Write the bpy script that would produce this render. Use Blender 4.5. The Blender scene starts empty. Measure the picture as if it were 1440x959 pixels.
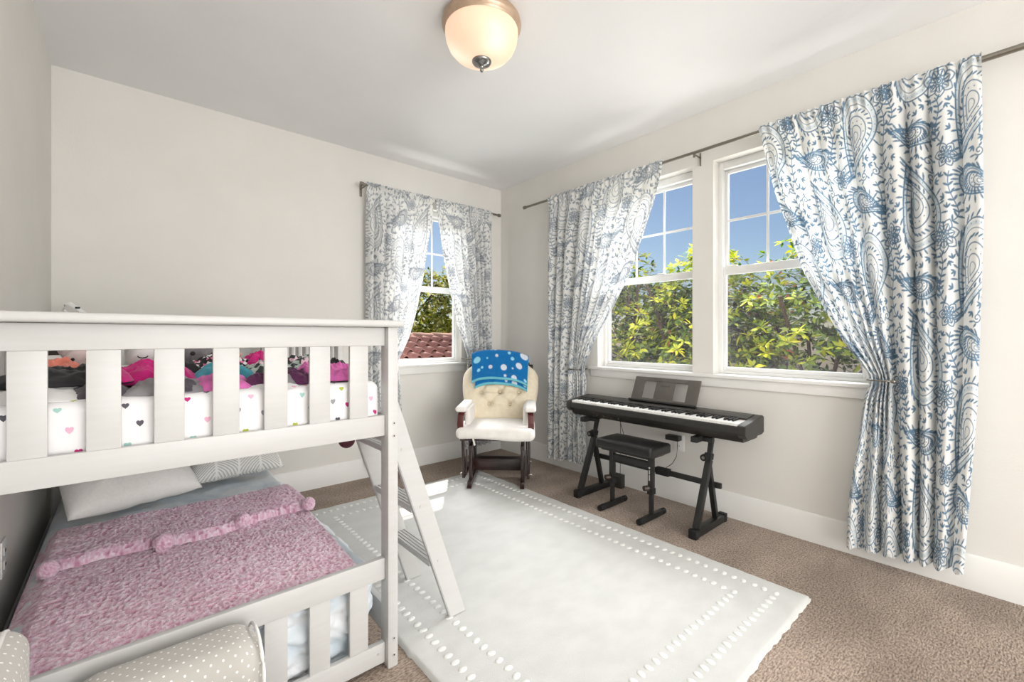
import bpy, bmesh, math, random
import numpy as np
from mathutils import Vector, Matrix, Euler
random.seed(7); RNG = np.random.default_rng(7)
SC = bpy.context.scene; COL = SC.collection; PI = math.pi

# ------------------------------------------------------------------ camera
cam_d = bpy.data.cameras.new('camera'); cam = bpy.data.objects.new('camera', cam_d); COL.objects.link(cam)
cam.location = (0, 0, 1.19)
cam.rotation_euler = (PI/2, 0, -math.atan2(541, 622))
cam_d.sensor_width = 36; cam_d.lens = 36*622/1440; cam_d.shift_y = -6.5/1440
cam_d.clip_start = .03; cam_d.clip_end = 300
SC.camera = cam
# ------------------------------------------------------------------ sky, sun, lights, exposure
SUN_DIR = Vector((-.40, -.56, -1)).normalized()
w = bpy.data.worlds.new('sky'); SC.world = w; w.use_nodes = True
nt = w.node_tree; bg = nt.nodes['Background']
sky = nt.nodes.new('ShaderNodeTexSky'); sky.sky_type = 'NISHITA'; sky.sun_disc = False
sky.sun_elevation = math.asin(-SUN_DIR.z); sky.sun_rotation = math.atan2(.40, .56)
sky.air_density = 1.0; sky.dust_density = .6; sky.ozone_density = 2.0
nt.links.new(sky.outputs[0], bg.inputs[0]); bg.inputs[1].default_value = .076
def lamp(name, kind, loc, energy, color=(1, 1, 1), aim=None, **kw):
    d = bpy.data.lights.new(name, kind); o = bpy.data.objects.new(name, d); COL.objects.link(o)
    o.location = loc; d.energy = energy; d.color = color
    for k, v in kw.items(): setattr(d, k, v)
    if aim is not None: o.rotation_euler = (Vector(aim)-Vector(loc)).to_track_quat('-Z', 'Y').to_euler()
    return o
s = lamp('sun', 'SUN', (6, 9, 12), 6.4, (1, .95, .86), angle=.009); s.rotation_euler = SUN_DIR.to_track_quat('-Z', 'Y').to_euler()
lamp('fill_near_ceiling', 'AREA', (.9, .1, 2.71), 7, (1, .995, .985), (.95, .2, 0), shape='RECTANGLE', size=1.9, size_y=1.5)  # added overhead fill, no fixture hangs there
lamp('fill_behind_camera', 'AREA', (1.1, -3.1, 1.25), 112, (.985, .99, 1), (1.0, 3.3, 1.35), shape='RECTANGLE', size=2.8, size_y=2.3)  # unseen fill panel added to brighten the whole room
lamp('fill_right_high', 'AREA', (5.4, 1.5, 3.5), 360, (.98, .985, 1), (1.2, 1.7, .8), shape='RECTANGLE', size=3.2, size_y=1.4)  # added fill above the view, boosting daylight through the right windows
lamp('fill_right_low', 'AREA', (4.4, 1.5, .0), 90, (1, .995, .98), (1.0, 2.0, 2.6), shape='RECTANGLE', size=3.2, size_y=1.3)  # added fill below the sills, lifting the ceiling from the right
lamp('fill_back_high', 'AREA', (2.3, 5.7, 3.7), 230, (.98, .985, 1), (1.8, 2.2, .6), shape='RECTANGLE', size=2.0, size_y=1.2)  # added fill outside, strengthening daylight through the small window
lamp('fill_back_low', 'AREA', (2.2, 4.9, .1), 80, (1, .995, .98), (1.7, 1.5, 2.8), shape='RECTANGLE', size=2.0, size_y=1.2)  # added low fill, sending light up through the small window
SC.view_settings.view_transform = 'Standard'; SC.view_settings.look = 'None'
SC.view_settings.exposure = 0.38; SC.view_settings.gamma = 1.0; SC.view_settings.use_curve_mapping = False

# ------------------------------------------------------------------ helpers
def lin(c):
    return tuple(((x/255)/12.92 if x/255 <= .04045 else ((x/255+.055)/1.055)**2.4) for x in c)
def rgba(c): return (*lin(c), 1)
MATS = {}
def nodes_of(m): return m.node_tree.nodes, m.node_tree.links
def mat(name, c, rough=.6, metal=0, var=None, scale=20, bump=0, bscale=200, bdist=.002, spec=.5, coat=0, sheen=0, coords='Object', stretch=None, detail=3):
    """procedural material: base colour (sRGB), optional second colour mixed by noise, optional noise bump"""
    if name in MATS: return MATS[name]
    m = bpy.data.materials.new(name); m.use_nodes = True; n, l = nodes_of(m); p = n['Principled BSDF']
    p.inputs['Base Color'].default_value = rgba(c); p.inputs['Roughness'].default_value = rough; p.inputs['Metallic'].default_value = metal
    p.inputs['Specular IOR Level'].default_value = spec; p.inputs['Coat Weight'].default_value = coat; p.inputs['Sheen Weight'].default_value = sheen
    tc = n.new('ShaderNodeTexCoord'); src = tc.outputs[coords]
    if stretch:
        mp = n.new('ShaderNodeMapping'); mp.inputs['Scale'].default_value = stretch; l.new(src, mp.inputs[0]); src = mp.outputs[0]
    if var is None: var = tuple(max(0, x-6) for x in c)
    t = n.new('ShaderNodeTexNoise'); t.inputs['Scale'].default_value = scale; t.inputs['Detail'].default_value = detail; l.new(src, t.inputs['Vector'])
    r = n.new('ShaderNodeValToRGB'); r.color_ramp.elements[0].position = .35; r.color_ramp.elements[1].position = .65
    r.color_ramp.elements[0].color = rgba(c); r.color_ramp.elements[1].color = rgba(var)
    l.new(t.outputs[0], r.inputs[0]); l.new(r.outputs[0], p.inputs['Base Color'])
    if bump:
        t2 = n.new('ShaderNodeTexNoise'); t2.inputs['Scale'].default_value = bscale; t2.inputs['Detail'].default_value = 3; l.new(src, t2.inputs['Vector'])
        b = n.new('ShaderNodeBump'); b.inputs['Strength'].default_value = bump; b.inputs['Distance'].default_value = bdist
        l.new(t2.outputs[0], b.inputs['Height']); l.new(b.outputs[0], p.inputs['Normal'])
    MATS[name] = m; return m

class N:
    """tiny node-expression helper"""
    def __init__(s, m): s.m = m; s.n, s.l = nodes_of(m)
    def op(s, o, a, b=0.0, c=None):
        k = s.n.new('ShaderNodeMath'); k.operation = o
        for i, v in enumerate((a, b, c)):
            if v is None: continue
            if isinstance(v, (int, float)): k.inputs[i].default_value = v
            else: s.l.new(v, k.inputs[i])
        return k.outputs[0]
    def mix(s, f, a, b):
        k = s.n.new('ShaderNodeMix'); k.data_type = 'RGBA'
        if isinstance(f, (int, float)): k.inputs[0].default_value = f
        else: s.l.new(f, k.inputs[0])
        for i, v in ((6, a), (7, b)):
            if isinstance(v, tuple): k.inputs[i].default_value = v
            else: s.l.new(v, k.inputs[i])
        return k.outputs[2]

def mesh_from(name, verts, faces, smooth=True):
    me = bpy.data.meshes.new(name)
    me.from_pydata([tuple(map(float, v)) for v in verts], [], [tuple(int(i) for i in f) for f in faces])
    if smooth: me.polygons.foreach_set('use_smooth', np.ones(len(me.polygons), bool))
    me.update(); return me
def fast_mesh(name, V, Q, smooth=True):
    """V (n,3) array, Q (m,4) or (m,3) int array"""
    V = np.asarray(V, np.float32); Q = np.asarray(Q, np.int32); k = Q.shape[1]
    me = bpy.data.meshes.new(name); me.vertices.add(len(V)); me.vertices.foreach_set('co', V.ravel())
    me.loops.add(Q.size); me.loops.foreach_set('vertex_index', Q.ravel())
    me.polygons.add(len(Q)); me.polygons.foreach_set('loop_start', np.arange(0, Q.size, k, dtype=np.int32))
    if smooth: me.polygons.foreach_set('use_smooth', np.ones(len(Q), bool))
    me.update(calc_edges=True); me.validate(); return me
def link(name, me, m=None, parent=None, loc=(0, 0, 0), rot=(0, 0, 0), kind=None):
    o = bpy.data.objects.new(name, me); COL.objects.link(o); o.location = loc; o.rotation_euler = rot
    if m is not None and hasattr(me, 'materials') and not me.materials: me.materials.append(m)
    if parent is not None: o.parent = parent
    if kind: o['kind'] = kind
    return o
def thing(name, label, cat, loc=(0, 0, 0), rz=0, group=None):
    o = bpy.data.objects.new(name, None); COL.objects.link(o); o.location = loc; o.rotation_euler = (0, 0, rz); o.empty_display_size = .05
    return tag(o, label, cat, group)
def tag(o, label, cat, group=None):
    o['label'] = label; o['category'] = cat
    if group: o['group'] = group
    return o
def struct_empty(name):
    o = bpy.data.objects.new(name, None); COL.objects.link(o); o['kind'] = 'structure'; o.empty_display_size = .05; return o

class MB:
    """bmesh collector"""
    def __init__(s): s.b = bmesh.new()
    def _x(s, vs, M):
        if M is not None: bmesh.ops.transform(s.b, matrix=M, verts=vs)
    def box(s, lo, hi, bev=.003, M=None, seg=2):
        lo, hi = Vector(lo), Vector(hi); c = (lo+hi)/2; d = hi-lo
        r = bmesh.ops.create_cube(s.b, size=1); vs = r['verts']
        bmesh.ops.transform(s.b, matrix=Matrix.Translation(c) @ Matrix.Diagonal((d.x, d.y, d.z, 1)), verts=vs)
        if bev:
            ed = list({e for v in vs for e in v.link_edges})
            r = bmesh.ops.bevel(s.b, geom=ed, offset=min(bev, .45*min(d)), segments=seg, affect='EDGES', profile=.6)
            vs = list({v for f in r['faces'] for v in f.verts} | {v for v in vs if v.is_valid})
        s._x(vs, M); return s
    def bar(s, p0, p1, wx, wy, bev=.003, up=(0, 0, 1)):
        """rectangular bar from p0 to p1"""
        p0, p1 = Vector(p0), Vector(p1); z = (p1-p0).normalized(); u = Vector(up)
        if abs(z.dot(u)) > .98: u = Vector((0, 1, 0))
        x = u.cross(z).normalized(); y = z.cross(x)
        M = Matrix.Translation((p0+p1)/2) @ Matrix((x, y, z)).transposed().to_4x4(); L = (p1-p0).length
        return s.box((-wx/2, -wy/2, -L/2), (wx/2, wy/2, L/2), bev, M)
    def cyl(s, p0, p1, r0, r1=None, seg=16, cap=True):
        p0, p1 = Vector(p0), Vector(p1); r1 = r0 if r1 is None else r1
        M = Matrix.Translation((p0+p1)/2) @ (p1-p0).to_track_quat('Z', 'Y').to_matrix().to_4x4()
        bmesh.ops.create_cone(s.b, cap_ends=cap, segments=seg, radius1=r0, radius2=r1, depth=(p1-p0).length, matrix=M); return s
    def lathe(s, prof, c=(0, 0, 0), seg=32, M=None):
        c = Vector(c); rings = []; new = []
        for r, z in prof:
            if r < 1e-6: v = s.b.verts.new(c+Vector((0, 0, z))); rings.append([v]); new.append(v)
            else:
                rg = [s.b.verts.new(c+Vector((r*math.cos(2*PI*i/seg), r*math.sin(2*PI*i/seg), z))) for i in range(seg)]; rings.append(rg); new += rg
        for a, b in zip(rings, rings[1:]):
            for i in range(seg):
                j = (i+1) % seg
                if len(a) == 1 and len(b) == 1: continue
                if len(a) == 1: s.b.faces.new((a[0], b[j], b[i]))
                elif len(b) == 1: s.b.faces.new((a[i], a[j], b[0]))
                else: s.b.faces.new((a[i], a[j], b[j], b[i]))
        s._x(new, M); return s
    def tube(s, pts, r, seg=8):
        pts = [Vector(p) for p in pts]; rings = []
        for i, p in enumerate(pts):
            t = (pts[min(i+1, len(pts)-1)]-pts[max(i-1, 0)]).normalized()
            u = Vector((0, 0, 1)) if abs(t.z) < .9 else Vector((1, 0, 0)); x = u.cross(t).normalized(); y = t.cross(x)
            rings.append([s.b.verts.new(p+r*(math.cos(2*PI*k/seg)*x+math.sin(2*PI*k/seg)*y)) for k in range(seg)])
        for a, b in zip(rings, rings[1:]):
            for k in range(seg): s.b.faces.new((a[k], a[(k+1) % seg], b[(k+1) % seg], b[k]))
        s.b.faces.new(rings[0][::-1]); s.b.faces.new(rings[-1]); return s
    def ball(s, c, r, sc=(1, 1, 1), sub=3, M=None):
        q = bmesh.ops.create_icosphere(s.b, subdivisions=sub, radius=r, matrix=Matrix.Translation(c) @ (M or Matrix()) @ Matrix.Diagonal((*sc, 1))); return s
    def prism(s, poly, axis, a, b, bev=0):
        """extrude a 2D polygon along axis ('x','y','z') from a to b"""
        def P(u, v, t): return {'x': (t, u, v), 'y': (u, t, v), 'z': (u, v, t)}[axis]
        A = [s.b.verts.new(P(u, v, a)) for u, v in poly]; B = [s.b.verts.new(P(u, v, b)) for u, v in poly]; n = len(poly)
        fs = [s.b.faces.new(A[::-1]), s.b.faces.new(B)]
        for i in range(n): fs.append(s.b.faces.new((A[i], A[(i+1) % n], B[(i+1) % n], B[i])))
        bmesh.ops.recalc_face_normals(s.b, faces=fs)
        if bev: bmesh.ops.bevel(s.b, geom=list({e for f in fs for e in f.edges}), offset=bev, segments=2, affect='EDGES')
        return s
    def mesh(s, name, smooth=None):
        bmesh.ops.recalc_face_normals(s.b, faces=s.b.faces)
        me = bpy.data.meshes.new(name); s.b.to_mesh(me); s.b.free()
        if smooth: me.polygons.foreach_set('use_smooth', np.ones(len(me.polygons), bool))
        else: sharp_smooth(me)
        return me
    def obj(s, name, m, parent=None, loc=(0, 0, 0), rot=(0, 0, 0), smooth=None, kind=None):
        return link(name, s.mesh(name, smooth), m, parent, loc, rot, kind)
def sharp_smooth(me, ang=40):
    try:
        me.polygons.foreach_set('use_smooth', np.ones(len(me.polygons), bool)); me.set_sharp_from_angle(angle=math.radians(ang))
    except Exception: pass

def smoothstep(a, b, x): t = np.clip((x-a)/(b-a), 0, 1); return t*t*(3-2*t)
_P = RNG.random((256, 256))
def vnoise(x, y, seed=0):
    x = np.asarray(x, float)+seed*17.3; y = np.asarray(y, float)+seed*9.7
    xi = np.floor(x).astype(int); yi = np.floor(y).astype(int); fx = x-xi; fy = y-yi
    fx = fx*fx*fx*(fx*(fx*6-15)+10); fy = fy*fy*fy*(fy*(fy*6-15)+10)
    g = lambda i, j: _P[(xi+i) % 256, (yi+j) % 256]
    return (g(0, 0)*(1-fx)+g(1, 0)*fx)*(1-fy)+(g(0, 1)*(1-fx)+g(1, 1)*fx)*fy-.5
def fbm(x, y, o=4, seed=0, gain=.5):
    t = 0; a = 1
    for k in range(o): t = t+a*vnoise(x*2**k, y*2**k, seed+k*3); a *= gain
    return t
def ridge(x, y, o=3, seed=0):
    t = 0; a = 1
    for k in range(o): t = t+a*(1-2*np.abs(vnoise(x*2**k, y*2**k, seed+k*5))*1.6); a *= .5
    return t/1.75
def grid_faces(nu, nv, wrap=False):
    i, j = np.meshgrid(np.arange(nu if wrap else nu-1), np.arange(nv-1), indexing='ij')
    a = i*nv+j; b = ((i+1) % nu)*nv+j
    return np.stack([a, b, b+1, a+1], -1).reshape(-1, 4)
def set_color(me, C, name='print'):
    at = me.color_attributes.new(name, 'FLOAT_COLOR', 'POINT')
    full = np.ones((len(me.vertices), 4), np.float32); full[:, :3] = C; at.data.foreach_set('color', full.ravel())
def soft_box(lo, hi, r, seg=5, n=14, fn=None, p=2.0):
    """rounded pillow-like box: a subdivided cube pushed to rounded corners, fn(V)->V wrinkles"""
    lo, hi = np.array(lo, float), np.array(hi, float); c = (lo+hi)/2; h = (hi-lo)/2
    V = []; F = []; idx = {}
    def vid(q):
        k = tuple(np.round(q, 5))
        if k not in idx: idx[k] = len(V); V.append(q)
        return idx[k]
    ns = [max(4, int(n*x/h.max())) for x in h]
    ts = []
    for a in range(3):
        e = r/h[a]; inner = np.linspace(-1+e, 1-e, ns[a]) if e < .98 else np.array([0.0])
        k = np.arange(seg)/seg; ts.append(np.concatenate([-1+e*k, inner, (1-e*k)[::-1]]))
    for a in range(3):
        b, d = (a+1) % 3, (a+2) % 3
        for sgn in (-1, 1):
            for i in range(len(ts[b])-1):
                for j in range(len(ts[d])-1):
                    q = []
                    for ii, jj in ((i, j), (i+1, j), (i+1, j+1), (i, j+1)):
                        t = np.zeros(3); t[a] = sgn; t[b] = ts[b][ii]; t[d] = ts[d][jj]; q.append(vid(t))
                    F.append(q if sgn > 0 else q[::-1])
    V = np.array(V)*h
    core = np.clip(V, -(h-r), h-r); dv = V-core; L = np.linalg.norm(dv, axis=1, keepdims=True)
    V = core+np.where(L > 1e-9, dv/np.maximum(L, 1e-9)*r, 0)+c
    if fn is not None: V = fn(V)
    return V, np.array(F)

# ------------------------------------------------------------------ shared materials
M_wall = mat('wall_paint', (230, 227, 221), .75, var=(227, 224, 218), scale=3, bump=.35, bscale=90, bdist=.002, spec=.25)
M_ceil = mat('ceiling_paint', (240, 240, 239), .85, var=(238, 238, 237), scale=3, bump=.2, bscale=90, bdist=.002, spec=.2)
M_trim = mat('trim_paint', (238, 237, 233), .4, var=(235, 234, 230), scale=5)
M_vinyl = mat('window_vinyl', (242, 242, 240), .35, var=(239, 239, 237), scale=5)
M_bed = mat('white_bed_paint', (200, 199, 197), .38, var=(197, 196, 193), scale=6, stretch=(1, 1, 12), bump=.06, bscale=30, bdist=.001)
M_steel = mat('brushed_nickel', (150, 145, 136), .34, 1, var=(132, 127, 118), scale=60, stretch=(1, 20, 1))
M_black = mat('black_powder_coat', (32, 32, 31), .42, var=(27, 27, 26), scale=40, bump=.12, bscale=600, bdist=.0005)
M_blackp = mat('black_plastic', (48, 46, 43), .45, var=(43, 41, 38), scale=30, bump=.15, bscale=900, bdist=.0004)
M_rubber = mat('black_rubber', (18, 18, 18), .7, var=(24, 24, 24), scale=60)
M_wood = mat('dark_mahogany', (48, 24, 20), .32, var=(28, 15, 13), scale=9, stretch=(1, 1, .15), coat=.3)
M_maroon = mat('red_mahogany', (98, 40, 36), .3, var=(74, 28, 26), scale=9, stretch=(1, 1, .2), coat=.3)
M_cream = mat('cream_chenille', (238, 226, 202), .9, var=(231, 217, 190), scale=30, bump=.35, bscale=500, bdist=.002, sheen=.3)
M_white_fab = mat('white_cotton', (235, 233, 230), .9, var=(229, 227, 224), scale=12, bump=.2, bscale=400, bdist=.001, sheen=.2)
M_cover = mat('white_plush_cover', (240, 236, 230), .95, var=(234, 229, 222), scale=25, bump=.4, bscale=350, bdist=.002, sheen=.4)
M_plate = mat('outlet_plastic', (238, 238, 235), .35, var=(235, 235, 232), scale=8)
M_slot = mat('outlet_slot_black', (25, 25, 25), .6, var=(30, 30, 30), scale=8)

# glass: thin, lets light straight through, faint reflection
M_glass = bpy.data.materials.new('window_glass'); M_glass.use_nodes = True
n, l = nodes_of(M_glass); n.clear(); out = n.new('ShaderNodeOutputMaterial'); mx = n.new('ShaderNodeMixShader')
tr = n.new('ShaderNodeBsdfTransparent'); gl = n.new('ShaderNodeBsdfGlossy'); gl.inputs['Roughness'].default_value = .02
lw = n.new('ShaderNodeLayerWeight'); lw.inputs[0].default_value = .25
k = n.new('ShaderNodeMath'); k.operation = 'MULTIPLY'; k.inputs[1].default_value = .25
l.new(lw.outputs['Fresnel'], k.inputs[0]); l.new(k.outputs[0], mx.inputs[0]); l.new(tr.outputs[0], mx.inputs[1]); l.new(gl.outputs[0], mx.inputs[2]); l.new(mx.outputs[0], out.inputs[0])
# added screen: grey see-through sheet, painting in the reflection on the lower panes
M_haze = bpy.data.materials.new('haze_sheet'); M_haze.use_nodes = True
n, l = nodes_of(M_haze); n.clear(); out = n.new('ShaderNodeOutputMaterial'); mx = n.new('ShaderNodeMixShader')
tr = n.new('ShaderNodeBsdfTransparent'); df = n.new('ShaderNodeBsdfDiffuse'); df.inputs[0].default_value = rgba((150, 146, 152))
tc = n.new('ShaderNodeTexCoord'); nz = n.new('ShaderNodeTexNoise'); nz.inputs['Scale'].default_value = 5; l.new(tc.outputs['Object'], nz.inputs[0])
mr = n.new('ShaderNodeMapRange'); mr.inputs[3].default_value = .06; mr.inputs[4].default_value = .20; l.new(nz.outputs[0], mr.inputs[0]); l.new(mr.outputs[0], mx.inputs[0])
l.new(tr.outputs[0], mx.inputs[1]); l.new(df.outputs[0], mx.inputs[2]); l.new(mx.outputs[0], out.inputs[0])

def attr_fabric(name, rough=.9, transl=.0, sheen=.2, bump=.2, bscale=500, bdist=.001, base=None):
    m = bpy.data.materials.new(name); m.use_nodes = True; n, l = nodes_of(m); p = n['Principled BSDF']
    at = n.new('ShaderNodeAttribute'); at.attribute_name = 'print'
    l.new(at.outputs['Color'], p.inputs['Base Color']); p.inputs['Roughness'].default_value = rough; p.inputs['Sheen Weight'].default_value = sheen; p.inputs['Specular IOR Level'].default_value = .2
    tc = n.new('ShaderNodeTexCoord'); t2 = n.new('ShaderNodeTexNoise'); t2.inputs['Scale'].default_value = bscale; l.new(tc.outputs['Object'], t2.inputs[0])
    b = n.new('ShaderNodeBump'); b.inputs['Strength'].default_value = bump; b.inputs['Distance'].default_value = bdist; l.new(t2.outputs[0], b.inputs['Height']); l.new(b.outputs[0], p.inputs['Normal'])
    if transl:
        tl = n.new('ShaderNodeBsdfTranslucent'); l.new(at.outputs['Color'], tl.inputs[0]); mx = n.new('ShaderNodeMixShader'); mx.inputs[0].default_value = transl
        l.new(p.outputs[0], mx.inputs[1]); l.new(tl.outputs[0], mx.inputs[2]); l.new(mx.outputs[0], n['Material Output'].inputs[0])
    return m

# ------------------------------------------------------------------ structure
XL, XR, YB, YF, ZC = -.327, 3.0, 3.63, -3.3, 2.74
T = .16
# carpet: short cut pile in faint rows, with footfall and vacuum marks
M_carpet = bpy.data.materials.new('carpet'); M_carpet.use_nodes = True
q = N(M_carpet); n, l = q.n, q.l; p = n['Principled BSDF']; p.inputs['Roughness'].default_value = 1; p.inputs['Specular IOR Level'].default_value = .05; p.inputs['Sheen Weight'].default_value = .25
tc = n.new('ShaderNodeTexCoord')
def noise(scale, detail=3, st=None, rz=0):
    mp = n.new('ShaderNodeMapping'); mp.inputs['Rotation'].default_value = (0, 0, rz); l.new(tc.outputs['Object'], mp.inputs[0])
    if st: mp.inputs['Scale'].default_value = st
    t = n.new('ShaderNodeTexNoise'); t.inputs['Scale'].default_value = scale; t.inputs['Detail'].default_value = detail; l.new(mp.outputs[0], t.inputs[0]); return t.outputs[0]
fine = noise(70, 3, (1, 2.2, 1), .2); dash = noise(38, 2, (1, 4, 1), .25); big = noise(1.6, 3, (1, 2.2, 1), .5)
r1 = n.new('ShaderNodeValToRGB'); l.new(fine, r1.inputs[0]); r1.color_ramp.elements[0].position = .33; r1.color_ramp.elements[1].position = .62
r1.color_ramp.elements[0].color = rgba((120, 101, 87)); r1.color_ramp.elements[1].color = rgba((188, 169, 152))
r2 = n.new('ShaderNodeValToRGB'); l.new(big, r2.inputs[0]); r2.color_ramp.elements[0].position = .38; r2.color_ramp.elements[1].position = .60
r2.color_ramp.elements[0].color = (.60, .58, .56, 1); r2.color_ramp.elements[1].color = (1, 1, 1, 1)
mm = n.new('ShaderNodeMix'); mm.data_type = 'RGBA'; mm.blend_type = 'MULTIPLY'; mm.inputs[0].default_value = .8; l.new(r1.outputs[0], mm.inputs[6]); l.new(r2.outputs[0], mm.inputs[7]); l.new(mm.outputs[2], p.inputs['Base Color'])
b = n.new('ShaderNodeBump'); b.inputs['Strength'].default_value = .9; b.inputs['Distance'].default_value = .008
l.new(q.op('ADD', fine, q.op('MULTIPLY', dash, .8)), b.inputs['Height']); l.new(b.outputs[0], p.inputs['Normal'])
MB().box((XL-T, YF-T, -.12), (XR+T, YB+T, 0), 0).obj('floor', M_carpet, kind='structure')
MB().box((XL-T, YF-T, ZC), (XR+T, YB+T, ZC+.14), 0).obj('ceiling', M_ceil, kind='structure')
MB().box((XL-T, YF-T, 0), (XL, YB+T, ZC), 0).obj('wall_left', M_wall, kind='structure')
MB().box((XL, YF-T, 0), (XR, YF, ZC), 0).obj('wall_front', M_wall, kind='structure')
W1, W2, W3 = (1.515, 2.345), (.534, 1.369), (1.725, 2.495)      # openings
ZS, ZH = .925, 2.385
m = MB(); m.box((XR, YF-T, 0), (XR+T, W2[0], ZC), 0); m.box((XR, W2[1], ZS), (XR+T, W1[0], ZH), 0); m.box((XR, W1[1], 0), (XR+T, YB+T, ZC), 0)
m.box((XR, W2[0], 0), (XR+T, W1[1], ZS), 0); m.box((XR, W2[0], ZH), (XR+T, W1[1], ZC), 0); m.obj('wall_right', M_wall, kind='structure')
m = MB(); m.box((XL, YB, 0), (W3[0], YB+T, ZC), 0); m.box((W3[1], YB, 0), (XR, YB+T, ZC), 0); m.box((W3[0], YB, 0), (W3[1], YB+T, ZS), 0); m.box((W3[0], YB, ZH), (W3[1], YB+T, ZC), 0)
m.obj('wall_back', M_wall, kind='structure')
BH = .165
MB().prism([(XR, 0), (XR-.016, 0), (XR-.016, BH-.012), (XR-.008, BH), (XR, BH)], 'y', YF, YB-.016).obj('baseboard_right', M_trim, kind='structure')
MB().prism([(YB, 0), (YB-.016, 0), (YB-.016, BH-.012), (YB-.008, BH), (YB, BH)], 'x', XL+.012, XR).obj('baseboard_back', M_trim, kind='structure')
MB().prism([(XL, 0), (XL+.012, 0), (XL+.012, BH-.012), (XL+.006, BH), (XL, BH)], 'y', YF, YB-.016).obj('baseboard_left', M_trim, kind='structure')
# stools and aprons under the windows
m = MB(); m.box((XR-.032, .45, .912), (XR+.09, 2.43, .935), .006); m.obj('trim_1', M_trim, kind='structure')
MB().box((XR-.014, .47, .852), (XR, 2.41, .912), .004).obj('trim_2', M_trim, kind='structure')
MB().box((1.65, YB-.032, .912), (2.54, YB+.09, .935), .006).obj('trim_3', M_trim, kind='structure')
MB().box((1.67, YB-.014, .847), (2.52, YB, .912), .004).obj('trim_4', M_trim, kind='structure')
# roof overhang outside, and ground far below (this is an upper floor)
MB().box((XL-.5, YB+T, 2.62), (XR+.82, YB+T+.26, 2.82), 0).box((XR+T, YF-T, 2.62), (XR+.82, YB+T, 2.82), 0).obj('roof_eave', mat('eave_paint', (225, 220, 210), .7), kind='structure')
MB().box((-30, -30, -3.2), (60, 60, -3.05), 0).obj('ground_outside', mat('ground_lawn', (96, 110, 58), .95, var=(124, 112, 82), scale=.8), kind='structure')

def window(name, axis, a0, a1, plane, cols, mid=1.637, haze=True):
    """double-hung vinyl window in an opening a0..a1 along the wall; plane = where the frame face starts, going outward"""
    root = struct_empty(name)
    def B(mb, u0, u1, w0, w1, z0, z1, bev=.003):
        if axis == 'y': return mb.box((plane+w0, u0, z0), (plane+w1, u1, z1), bev)
        return mb.box((u0, plane+w0, z0), (u1, plane+w1, z1), bev)
    z0, z1 = .935, ZH; fr = .026
    m = MB(); B(m, a0, a0+fr, 0, .07, z0, z1); B(m, a1-fr, a1, 0, .07, z0, z1); B(m, a0+fr, a1-fr, 0, .07, z0, z0+.02); B(m, a0+fr, a1-fr, 0, .07, z1-.05, z1); m.obj('window_frame', M_vinyl, root)
    u0, u1 = a0+fr, a1-fr; st = .020
    # lower sash (inner track)
    lo = MB(); B(lo, u0, u0+st, .012, .036, z0+.02, mid+.028); B(lo, u1-st, u1, .012, .036, z0+.02, mid+.028); B(lo, u0+st, u1-st, .012, .036, z0+.02, z0+.047); B(lo, u0+st, u1-st, .008, .036, mid-.026, mid+.028)
    so = lo.obj('lower_sash', M_vinyl, root)
    B(MB(), u0+st, u1-st, .022, .026, z0+.047, mid-.026, 0).obj('pane', M_glass, so)
    c = (u0+u1)/2+.03
    if axis == 'y': B(MB(), 1.25 if a0 < 1 else 1.78, 1.31 if a0 < 1 else 1.84, .0, .02, mid+.028, mid+.037, .002).obj('sash_lock', M_vinyl, so)
    up = MB(); B(up, u0, u0+st, .040, .064, mid-.02, z1-.05); B(up, u1-st, u1, .040, .064, mid-.02, z1-.05); B(up, u0+st, u1-st, .040, .064, mid-.02, mid+.012); B(up, u0+st, u1-st, .040, .064, z1-.075, z1-.05)
    uo = up.obj('upper_sash', M_vinyl, root)
    B(MB(), u0+st, u1-st, .050, .054, mid+.012, z1-.075, 0).obj('pane', M_glass, uo)
    g0, g1 = u0+st, u1-st; ztop, zbot = z1-.075, mid+.012
    for i in range(1, cols):
        u = g0+(g1-g0)*i/cols; B(MB(), u-.0085, u+.0085, .044, .050, zbot, ztop, .002).obj('muntin', M_vinyl, uo)
    zm = 1.987; B(MB(), g0, g1, .0435, .0495, zm-.009, zm+.009, .002).obj('muntin', M_vinyl, uo)
    if haze: B(MB(), u0+.004, u1-.004, .0665, .068, z0+.02, mid-.02, 0).obj('haze_sheet', M_haze, root)  # added sheet: reflected haze painted over the lower sash
    return root
window('window_1', 'y', W1[0], W1[1], XR+.085, 3)
window('window_2', 'y', W2[0], W2[1], XR+.085, 3)
window('window_3', 'x', W3[0], W3[1], YB+.06, 3, haze=False)

# ------------------------------------------------------------------ rug
rug = thing('area_rug', 'pale grey-green area rug with a double border of white tufted dots', 'rug', (0, 0, 0))
RX0, RX1, RY0, RY1, RT = .79, 2.335, .62, 3.135, .014
nu, nv = 160, 260
U, V = np.meshgrid(np.linspace(0, 1, nu), np.linspace(0, 1, nv), indexing='ij')
x = RX0+(RX1-RX0)*U; y = RY0+(RY1-RY0)*V
ed = np.minimum.reduce([x-RX0, RX1-x, y-RY0, RY1-y]); wob = fbm(x*30, y*30, 2, 3)*.008*(ed < .01)
z = RT*np.sqrt(np.clip(ed/.012, 0, 1))*1.0+.001+fbm(x*9, y*9, 3, 5)*.0005
M_rug = mat('rug_pile', (206, 206, 202), .97, var=(199, 199, 195), scale=7, bump=.55, bscale=260, bdist=.003, spec=.05, sheen=.3, stretch=(1, 1.6, 1))
me = fast_mesh('rug_pile', np.stack([x+wob, y+wob, z], -1).reshape(-1, 3), grid_faces(nu, nv)); link('pile', me, M_rug, rug)
M_tuft = mat('white_tuft', (228, 228, 223), .95, var=(223, 223, 218), scale=60, bump=.4, bscale=500, bdist=.002, sheen=.3)
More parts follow.
